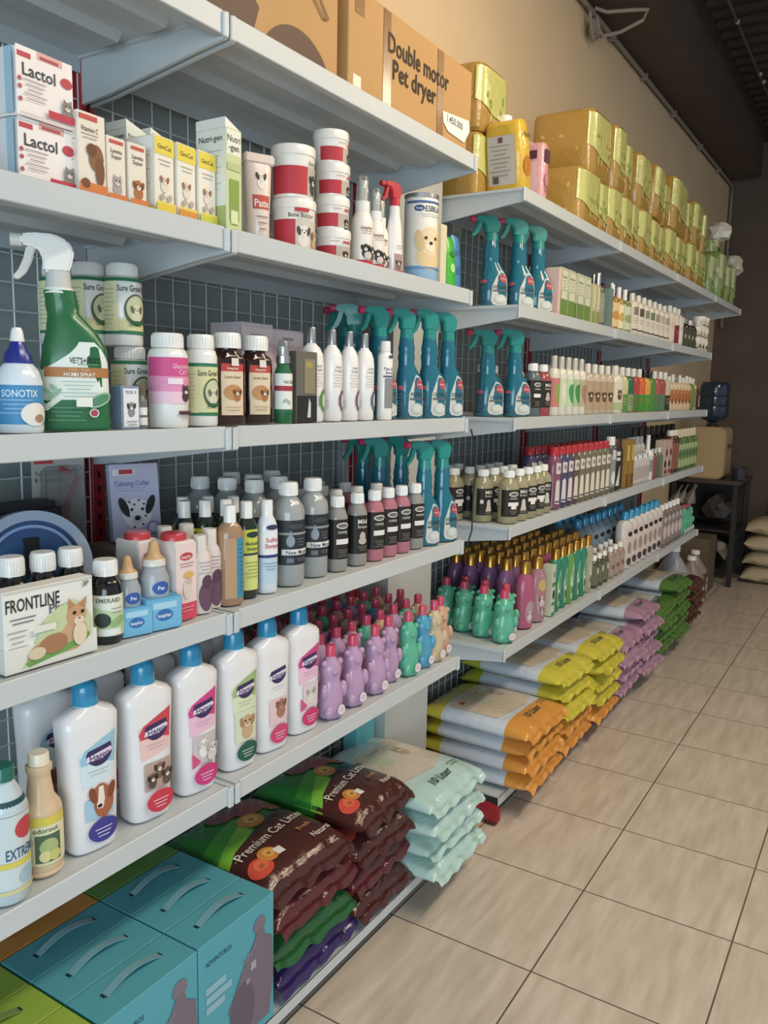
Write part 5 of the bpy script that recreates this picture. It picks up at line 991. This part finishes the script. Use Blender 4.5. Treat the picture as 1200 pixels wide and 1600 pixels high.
def jug(body, fill, fh, tag=True, s=1.0):
    secs = [(0, .062, .062, 3), (.006, .068, .068, 3), (.145, .068, .068, 3), (.165, .064, .064, 2.6), (.215, .034, .034, 2.2), (.235, .021, .021, 2), (.250, .020, .020, 2)]
    k = Kind('jug', 'jug'); b = MB(); b.loft(secs, body, 32); k.add('body', b)
    l = MB(); l.loft([(.001, .0625, .0625, 3), (.006, .0685, .0685, 3), (fh, .0685, .0685, 3)], fill, 32); k.add('fill_band', l, label='darker liquid filled part')
    k.add('cap', cap_mesh(.024, .25, .272, WHITE))
    h = MB(); h.tube([(.0, .020, .238), (.0, .052, .232), (.0, .070, .205), (.0, .072, .170), (.0, .060, .145)], .0095, body, 10); k.add('handle', h)
    if tag: t = MB(); t.decal([('r', -.024, .03, .024, .125, 'cfc8c0'), ('r', -.004, .105, .010, .118, '3a3434'), *lines(0, .09, .035, 4, .014, '9a928c', .003)], s_front(.0695)); k.add('label', t)
    return k
for i, (y, x) in enumerate([(5.15, -1.07), (5.235, -1.13)]): jug(liquid('7a3c4c'), liquid('4a2028'), .13).put(x, y, z, f'{["left", "right"][i]} dark pink jug at the far end of the third far shelf', 'dark pink jugs', sc=.66)
for i in range(16): A(simple('shampoo_bottle', .026, .155, .030, gloss('a8a088'), OFFW, None, .012), -1.15, 2.72 + i * .155, f'cream-capped bottle in the second row of the third far shelf, {ORD[i]} from the left', 'cream-capped bottles in the second row')

# ---------------------------------------------------------------- far run, fourth shelf
z = ZF[3]
def amber(kind):
    art = refill_art = [('r', -.044, .022, .044, .108, '24201c'), ('o', .0, .094, .018, .008, 'd8d6d0'), ('o', .0, .094, .014, .005, '6a6864'), ('t', 0, .080, .006, 'POPPIES', 'c9c6c0', .028), ('r', -.020, .056, .020, .068, 'e4e2dc'), ('r', -.010, .046, .010, .056, 'e4e2dc'), *lines(0, .040, .03, 3, .005, '8a8880', .0016)]
    if kind: art = [art[0], ('t', 0, .096, .012, 'Mild', 'dcdad4', .03), ('t', 0, .084, .007, 'Shampoo', 'c9c6c0', .03), ('o', 0, .060, .008, .012, 'c8c0b0'), ('p', [(-.012, .034), (.012, .034), (.005, .066), (-.005, .066)], 'c8c0b0'), ('r', -.030, .060, -.020, .072, 'd8d4cc'), *lines(0, .030, .03, 2, .004, '8a8880', .0016)]
    return bottle('shampoo_bottle', 'bottle', [(0, .030, .027, 2.6), (.004, .032, .029, 2.6), (.115, .032, .029, 2.6), (.132, .028, .026, 2.3), (.143, .016, .016, 2), (.147, .0155, .0155, 2)], liquid('bcb48c'), (.0175, .146, .168), WHITE, art, N=34, ridges=22)
am = [amber(0), amber(1)]
pos = [(-1.045, 2.437, 0), (-1.125, 2.415, 1), (-1.215, 2.385, 0), (-1.045, 2.517, 1), (-1.045, 2.592, 0), (-1.045, 2.667, 0), (-1.05, 2.742, 1), (-1.125, 2.495, 0), (-1.125, 2.57, 1), (-1.125, 2.645, 0), (-1.20, 2.47, 1), (-1.20, 2.545, 0), (-1.20, 2.62, 1), (-1.285, 2.40, 0), (-1.285, 2.475, 1), (-1.285, 2.55, 0), (-1.20, 2.695, 0)]
for i, (x, y, q) in enumerate(pos): put(am[q], x, y, z, f'amber black-labelled shampoo bottle at the near end of the fourth far shelf, number {ORD[i]}' if 0 else (f'amber bottle with black label, {["front", "second", "third", "back"][min(3, int((-1.03 - x) / .077))]} row, {ORD[int((y - 2.38) / .077)]} column, fourth far shelf'), 'amber black-labelled bottles', rz=-.1 + .1 * (i % 3))
REDC = gloss('b81c28')
def slant(col, lab):
    secs = [(0, .026, .024, 2.4), (.004, .030, .027, 2.4), (.08, .026, .024, 2.4), (.13, .030, .026, 2.4), (.17, .0285, .0255, 2.4), (.188, .021, .020, 2.2), (.194, .017, .017, 2)]
    return bottle('shampoo_bottle', 'bottle', secs, liquid(col), (.0185, .193, .222), REDC, [('p', [(-.012, .128), (.012, .128), (.016, .165), (-.012, .168)], lab), ('p', [(-.014, .02), (.010, .018), (.012, .095), (.004, .108), (-.010, .10)], lab), ('o', .0, .06, .006, .014, '3a3436'), ('o', .002, .148, .007, .009, '8a8488'), ('r', -.013, .024, .010, .030, '5a5458')], N=28)
sl = [slant('a0607c', 'd0c8c8'), slant('5c5878', 'd0c8c8'), slant('7c5a54', 'd0c8b8'), slant('8a8468', 'd4ccb8')]
for i in range(10): put(sl[min(3, (0, 1, 1, 2, 3, 3, 3, 3, 3, 3)[i])], -1.050, 2.845 + i * .0665, z, f'red-capped {["pink", "blue-grey", "brown", "olive grey"][(0, 1, 1, 2, 3, 3, 3, 3, 3, 3)[i]]} shampoo bottle, {ORD[i]} from the left in the front row', 'red-capped shampoo bottles, front row', rz=.05)
for i in range(11): put(sl[1], -1.125, 2.80 + i * .065, z, f'red-capped shampoo bottle, {ORD[i]} from the left in the row behind', 'red-capped shampoo bottles, back row')
A(simple('shampoo_bottle', .028, .20, .036, mat('5a625c', .2, coat=.4), WHITE, strip(.028, .2, '8a8c84', ('o', .0, .06, .012, .03, 'd8d4cc'), ('r', -.01, .14, .015, .18, 'c8c4bc')), .020), -1.050, 3.525, 'dark grey bottle with a wide white cap beside the red-capped row')
A(simple('shampoo_bottle', .027, .19, .032, mat('2c2a2c', .2, coat=.4), gloss('5c2c34'), strip(.027, .19, '2a2426', ('r', -.012, .13, .016, .17, 'd0ccc8'), ('p', [(-.012, .02), (.012, .02), (.016, .10), (.008, .11), (-.008, .04)], 'd0ccc8')), .018), -1.050, 3.595, 'black bottle with a maroon cap and white label shapes')
A(simple('shampoo_bottle', .022, .19, .03, mat('2a2420', .3), BLACK, None, .014), -1.052, 3.655, 'thin black-capped bottle before the gold cartons')
for i, y in enumerate((3.725, 3.80)): A(carton('gold_carton', 'carton', .06, .05, .215, mat('b8943c', .3, metal=.3), [('r', -.028, 0, .028, .06, '7a5420'), ('r', -.02, .12, .02, .19, 'd0b468')]), -1.05, y, f'{["left", "right"][i]} tall gold carton on the fourth far shelf', 'tall gold cartons')
for i in range(6): A(simple('small_tube', .019, .115, .022, gloss('c4b8b4'), SILV if i % 2 else OFFW, strip(.019, .115, 'c8bcb8', ('r', -.008, .02, .008, .08, 'a89c98')), .010), -1.045, 3.885 + i * .046, f'small pinkish white bottle, {ORD[i]} from the left beyond the gold cartons', 'small pinkish white bottles')
A(simple('mist_spray', .030, .15, .07, WHITE, WHITE, strip(.03, .15, 'c8ccc8', ('r', -.02, .04, .02, .1, '8a8c88')), .010, cat='spray bottle'), -1.055, 4.175, 'white mist spray standing taller than the small pinkish bottles')
for i, (y, c) in enumerate([(4.245, '8a4c3c'), (4.31, '5a6450'), (4.37, '6a745c')]): A(simple('small_bottle', .026, .125, .024, mat(c, .25, coat=.4), SILV if i < 2 else OFFW, strip(.026, .125, c), .013), -1.05, y, f'{["brown", "dark green", "olive"][i]} small bottle at the second far joint of the fourth shelf')
for i in range(4): A(simple('shampoo_bottle', .026, .175, .03, OFFW, WHITE, None, .014), -1.14, 4.14 + i * .07, f'white bottle with a white cap behind the mist spray, {ORD[i]} from the left', 'white bottles behind the mist spray')
for i, y in enumerate((4.44, 4.53)): A(carton('print_carton', 'carton', .075, .05, .185, paper('c4a89c'), [('o', .01, .12, .018, .02, '6a2c34'), ('o', -.01, .06, .02, .02, '3a2424'), ('r', -.03, .01, .03, .03, '8a4c4c'), ('o', .015, .08, .012, .014, 'd8c8c0')]), -1.05, y, f'{["left", "right"][i]} pink and dark patterned carton on the fourth far shelf', 'patterned cartons')
for i, (y, c) in enumerate([(4.63, '5a3424'), (4.71, '4a2c20')]): A(simple('brown_bottle', .034, .20, .03, mat(c, .25, coat=.4), OFFW, strip(.034, .2, '8a5444'), .02), -1.055, y, f'{["left", "right"][i]} brown bottle before the green bottles', 'brown bottles')
for i in range(6): A(simple('shampoo_bottle', .032, .185, .045, liquid('7c9850' if i % 2 else '5c8048'), gloss('cfc49c'), strip(.032, .185, '9cac74', ('o', .0, .09, .014, .03, '4c7040')), .015), -1.055, 4.80 + i * .082, f'green bottle with a cream cap, {ORD[i]} from the left on the fourth far shelf', 'green cream-capped bottles')
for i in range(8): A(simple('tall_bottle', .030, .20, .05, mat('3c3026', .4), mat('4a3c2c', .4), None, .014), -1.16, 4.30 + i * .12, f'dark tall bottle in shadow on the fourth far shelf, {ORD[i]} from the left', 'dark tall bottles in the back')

# ---------------------------------------------------------------- far run, fifth shelf
z = ZF[4]
for i, (x, y) in enumerate([(-1.043, 2.435), (-1.125, 2.455), (-1.208, 2.475), (-1.285, 2.49), (-1.075, 2.520), (-1.160, 2.535), (-1.240, 2.550)]): put(BK['green'], x, y, z, f'green bear bottle with a pink cap, {["end row", "second row"][i > 3]}, {ORD[i if i < 4 else i - 4]} from the shelf edge', 'green bear bottles on the far rack', sc=(1.34, 1.34, 1.08), rz=-.3)
def perfume(col, dogl=0, capm=GOLD):
    secs = [(0, .022, .020, 2.4), (.005, .033, .027, 2.3), (.05, .0355, .028, 2.2), (.11, .037, .029, 2.3), (.155, .0345, .028, 2.2), (.178, .028, .024, 2.1), (.190, .021, .020, 2), (.195, .019, .019, 2)]
    art = [('o', .004, .10, .024, .075, 'b89c9c'), ('o', .004, .135, .017, .022, 'c8a458'), *dog(.004, .085, .013, 'c8b8b8', '7a6468'), *dog(.006, .045, .010, 'a89898', '6a5458')] if dogl else [('o', .006, .06, .020, .040, 'b09098'), *dog(.006, .055, .011, 'd0c4c8', '8a7880')]
    return bottle('cologne_bottle', 'bottle', secs, jelly(col), (.0205, .194, .236), capm, art, N=30)
pf = [perfume('8c5c8c'), perfume('b8587c'), perfume('b07c84', 1)]
put(pf[1], -1.050, 2.622, z, 'pink-purple gold-capped cologne bottle right behind the green bears, front row', 'gold-capped cologne bottles', rz=-.1)
put(pf[2], -1.048, 2.730, z, 'gold-capped cologne bottle with a large dog label, front row', 'gold-capped cologne bottles', rz=-.1)
for r_, x in enumerate((-1.125, -1.195, -1.265, -1.33)):
    for j in range((10, 10, 9, 9)[r_]):
        y = 2.635 + j * .078 + .015 * (r_ % 2)
        put(pf[0 if j < 4 + r_ else 1], x, y, z, f'purple gold-capped cologne bottle, {ORD[r_ + 1]} row back, {ORD[j]} from the left', 'gold-capped cologne bottles in the rows behind')
A(carton('white_green_carton', 'carton', .035, .04, .19, paper('c8ccb0'), [('r', -.0175, .11, .0175, .125, '4c8c3c'), ('o', .0, .155, .010, .012, '8a9490'), ('o', .0, .08, .010, .018, '1c2420'), ('r', -.0175, .04, .0175, .05, '2c8c5c'), ('r', -.0175, .0, .0175, .012, '3c8c5c')]), -1.040, 2.832, 'narrow white and green carton between the cologne and green tubes')
A(simple('red_capped_bottle', .02, .19, .03, gloss('4c8a64'), REDC, None, .012), -1.09, 2.835, 'red-capped green bottle behind the narrow carton')
GT = gloss('1f8a64')
def tubeb(c, lab): 
    secs = [(0, .020, .018, 2.2), (.004, .024, .020, 2.2), (.12, .029, .021, 2.4), (.175, .030, .019, 2.6), (.192, .024, .017, 2.2), (.197, .017, .016, 2)]
    return bottle('shampoo_bottle', 'bottle', secs, gloss(c), (.0165, .197, .236), GOLD, [('p', [(-.010, .10), (-.002, .02), (.010, .02), (.016, .10), (.012, .165), (.0, .13)], lab), ('o', .006, .055, .005, .018, '1c3c2c'), ('r', -.004, .075, .012, .080, 'e0e4d8')], N=28)
tb = [tubeb('1f8468', 'a8c8a0'), tubeb('5a9c48', 'c8d4b0'), tubeb('a8a488', 'c8c4b0')]
for i, (y, q) in enumerate([(2.905, 0), (2.975, 0), (3.050, 1), (3.125, 0), (3.20, 0), (3.275, 2)]): put(tb[q], -1.045, y, z, f'{["green", "light green", "beige"][q]} gold-capped tube bottle, {ORD[i]} from the left in the front row', 'gold-capped tube bottles', rz=.1)
for i in range(6): A(simple('small_bottle', .024, .115, .022, mat('4c4a34', .2, coat=.4), WHITE, strip(.024, .115, '6a6850', ('r', .0, .06, .012, .085, 'c8d0c0')), .013), (-1.045, -1.10)[i % 2], 3.37 + (i // 2) * .07 + .03 * (i % 2), f'small dark olive bottle with a white cap, {["front", "rear"][i % 2]} row, {ORD[i // 2]} from the left', 'small dark olive bottles')
for i in range(6): A(simple('small_bottle', .025, .118, .022, mat('9a8474', .2, coat=.4), WHITE, strip(.025, .118, 'a89080', ('r', -.01, .04, .012, .06, '7a6458')), .013), (-1.045, -1.10)[i % 2], 3.60 + (i // 2) * .075 + .03 * (i % 2), f'small light brown bottle with a white cap, {["front", "rear"][i % 2]} row, {ORD[i // 2]} from the left', 'small light brown bottles')
def bluecap(body, lab):
    secs = [(0, .036, .027, 3), (.005, .040, .030, 3), (.20, .042, .030, 3), (.218, .036, .026, 2.6), (.228, .020, .019, 2)]
    return bottle('shampoo_bottle', 'bottle', secs, gloss(body), (.019, .228, .270), HC, [('r', -.016, .02, .030, .19, lab), ('o', .008, .165, .016, .012, '2c2424'), ('o', .008, .10, .014, .030, 'a0887c'), ('o', .008, .035, .018, .018, '4a3a38')], N=32, dome=1)
bc = [bluecap('6c8494', '7c94a0'), bluecap('d4ccc4', 'cfc4bc')]
for i in range(8): put(bc[0], -1.16, 3.48 + i * .093, z, f'blue-grey tall bottle, rear row of the fifth far shelf, {ORD[i]} from the left', 'blue-grey tall bottles')
for i in range(4): put(bc[0], -1.255, 3.50 + i * .095, z, f'blue-grey tall bottle nearest the grid on the fifth far shelf, {ORD[i]} from the left', 'blue-grey tall bottles')
for i in range(7): put(bc[1], -1.055, 3.845 + i * .095, z, f'white blue-capped shampoo bottle on the fifth far shelf, {ORD[i]} from the left', 'white blue-capped bottles on the far rack')
for i in range(5): A(simple('shampoo_bottle', .034, .195, .032, mat('7a6c64', .25, coat=.4), WHITE, strip(.034, .195, '8a7c78', ('o', .0, .15, .012, .016, 'b8aca8'), ('o', .0, .08, .014, .035, 'c4b8b4')), .016, n=2.5), -1.052, 4.535 + i * .09, f'brownish grey white-capped bottle, {ORD[i]} from the left on the fifth far shelf', 'brownish grey bottles')
for i in range(4): put(BK['green'], -1.048, 5.0 + i * .072, z, f'green bear bottle at the far end of the fifth far shelf, {ORD[i]} from the left', 'green bear bottles at the far end', sc=1.1)
for i in range(3): put(BK['red'], -1.12, 5.03 + i * .075, z, f'reddish bear bottle behind the far end green bears, {ORD[i]} from the left', 'reddish bear bottles at the far end', sc=1.2)
pb = Kind('plastic_bag', 'plastic bag'); b = MB()
for i, (dx, dy, a) in enumerate([(0, 0, .3), (.03, .07, -.4), (-.02, -.08, .9), (.05, .0, .1)]):
    b.loft([(0, .05, .03, 2, dy, dx), (.03, .045, .03, 2, dy, dx), (.06, .02, .012, 2, dy + .01, dx + .01), (.075, .008, .006, 2, dy + .015, dx + .015), (.11, .022 + .01 * a, .004, 2, dy + .03 * a, dx + .03)], mat('8a8478', .2, trans=.5, coat=.5, bump=.6, bscale=50), 14)
pb.add('body', b); pb.put(-1.07, 5.10, z + .182, 'clear crumpled plastic bag lying on the bears at the far end of the fifth shelf')

# ---------------------------------------------------------------- far base litter stacks
pz = ZFB + .002
fb = {}
for nm_, f_, b_ in (('orange', 'dc942c', 'c8bc20'), ('yellow', 'd0c424', 'b4b81c'), ('purple', 'b48aa4', '5a5890'), ('green', '568238', '6a8c88'), ('brown', '5c3428', '8a7c6c')):
    fb[nm_] = [pale(f_, 'd0c0a8', 50 + i + len(fb) * 3, b_, 'c8d2dc', w=.345, t=.074, l=.40) for i in range(2)]
cols_ = [(2.56, [('orange', 4)], 0), (2.905, [('orange', 2), ('yellow', 3)], 0), (3.255, [('orange', 1), ('yellow', 4)], 0), (3.60, [('purple', 4)], .0), (3.95, [('purple', 5)], 0), (4.30, [('green', 4)], 0), (4.64, [('green', 5)], 0), (4.99, [('brown', 4)], 0)]
rr = random.Random(11)
for ci, (y, st, _) in enumerate(cols_):
    j = 0
    for c_, n_ in st:
        for q in range(n_):
            fb[c_][j % 2].put(-1.125 + rr.uniform(-.015, .015), y + rr.uniform(-.012, .012), pz + (.064 if ci else .060) * j, f'{c_}-ended litter bag, {ORD[ci]} stack of the far rack, {ORD[j]} from the bottom', f'{c_}-ended litter bags', rz=rr.uniform(-.05, .05), sc=(1, .96, .88)); j += 1
jug(mat('b8bcc8', .3, trans=.2), mat('8a90a8', .3), .15, False).put(-1.17, 5.47, .002, 'white jug with blue-grey liquid beyond the brown litter bags', sc=1.62)
for i, (x, y) in enumerate([(-1.105, 5.72), (-1.13, 5.96)]): jug(mat('a89488', .3, trans=.2), mat('5c4444', .3), .15).put(x, y, .002, f'{["nearer", "farther"][i]} jug with dark reddish liquid and a white label on the floor', 'dark reddish liquid jugs', sc=1.25)
b = MB(); b.box(-.16, .16, -.14, .14, 0, .40, mat('6a5a44', .7, noise=.2, bscale=5), .003); single('cardboard_box', 'cardboard box', b, 'dull brown cardboard box on the floor behind the jugs', (-1.23, 6.25, .001))

# ---------------------------------------------------------------- far corner
DK = mat('2a2420', .5)
k = Kind('side_table', 'table'); b = MB(); b.box(-.25, .25, -.30, .30, .765, .795, mat('4a3c30', .4), .003); k.add('table_top', b)
for sx in (-1, 1):
    for sy in (-1, 1):
        b = MB(); b.box(sx * .22 - .018, sx * .22 + .018, sy * .27 - .018, sy * .27 + .018, 0, .765, DK, .002); k.add('leg', b)
b = MB(); b.box(-.22, .22, -.27, .27, .40, .42, DK, .002); k.add('lower_shelf', b)
b = MB(); b.box(-.215, .215, .272, .28, .0, .76, DK, .002); b.box(-.225, -.215, -.26, .27, 0, .76, DK); k.add('shade_panels', b, label='black panels added to darken the space under the table')  # panels added at back and wall side to keep light from under the table
k.put(-1.20, 6.75, 0, 'dark table in the far corner carrying the cream water dispenser')
k = Kind('water_dispenser', 'water dispenser'); CR = mat('b89c70', .45); b = MB(); b.prism([(cx_ + .045 * math.cos(t_), cz_ + .045 * math.sin(t_)) for cx_, cz_, a0 in ((.08, .34, 0), (-.095, .34, PI / 2), (-.095, .045, PI), (.08, .045, 1.5 * PI)) for t_ in [a0 + PI / 2 * q_ / 6 for q_ in range(7)]], 'y', -.155, .155, CR, .012); k.add('body', b)
b = MB(); b.box(.112, .127, -.09, .09, .07, .31, mat('a88c62', .5), .004); k.add('front_panel', b)
b = MB(); b.tube([(.120, -.04, .25), (.14, -.04, .25), (.14, -.04, .23)], .010, mat('4a3a30', .4), 10); k.add('tap', b); b = MB(); b.tube([(.118, .04, .25), (.14, .04, .25), (.14, .04, .23)], .010, mat('4a3a30', .4), 10); k.add('tap', b)
k.put(-1.205, 6.62, .797, 'cream rounded water dispenser standing on the dark corner table', rz=0)
k = Kind('water_bottle', 'water bottle'); GB = mat('2c4258', .15, trans=.35, coat=.5); b = MB()
b.loft([(0, .02, .02, 2), (.03, .025, .025, 2), (.06, .09, .09, 2), (.09, .108, .108, 2), (.15, .108, .108, 2), (.155, .103, .103, 2), (.165, .108, .108, 2), (.22, .108, .108, 2), (.225, .103, .103, 2), (.235, .108, .108, 2), (.29, .108, .108, 2), (.33, .09, .09, 2), (.335, .03, .03, 2)], GB, 32); k.add('body', b)
k.add('neck_seat', cap_mesh(.045, 0, .012, DK)); k.put(-1.205, 6.62, 1.183, 'dark blue gallon water bottle upside down on the cream dispenser')
k = Kind('cup', 'cup'); b = MB(); b.loft([(0, .045, .045, 2), (.09, .055, .055, 2), (.092, .05, .05, 2), (.02, .042, .042, 2)], mat('3a3848', .4), 20); k.add('body', b); k.put(-.985, 6.60, .797, 'dark blue-grey cup beside the cream dispenser')
k = Kind('dark_bundle', 'bag'); 
for i, (x, y, zz, r, c, lb) in enumerate([(-1.16, 6.75, .422, .13, '2e2823', 'crumpled grey-brown bag on the lower shelf of the dark table'), (-1.14, 6.75, .0, .165, '14161a', 'black plastic sack slumped on the floor under the table'), (-.93, 7.35, .0, .20, '1a1a1e', 'black plastic sack on the floor beyond the dark table')]):
    bm = crumple(r, 5 + i, mat(c, .35, coat=.3)); lo = min(v[2] for v in bm.v); bm.v = [(a, b_, (q - lo)) for a, b_, q in bm.v]
    single('plastic_sack', 'sack', bm, lb, (x, y, zz + .001), sharp=0)
def sack(seed, m):
    return bag('rice_sack', .62, .42, .13, m, [('o', .05, .02, .09, .04, mat('a08c68', .6)), ('o', .05, .02, .075, .03, m)], seed, flange=.025, cat='sack')
SK = mat('c0ac88', .6, bump=.3, bscale=120)
for i in range(4): sack(90 + i, SK).put(-.63 + (.0, .02, .0, .01)[i], 6.90, .001 + .122 * i, f'cream sack at the right edge near the far wall, {ORD[i]} from the bottom', 'stacked cream sacks', rz=PI / 2 + (.05, -.08, .1, .0)[i])
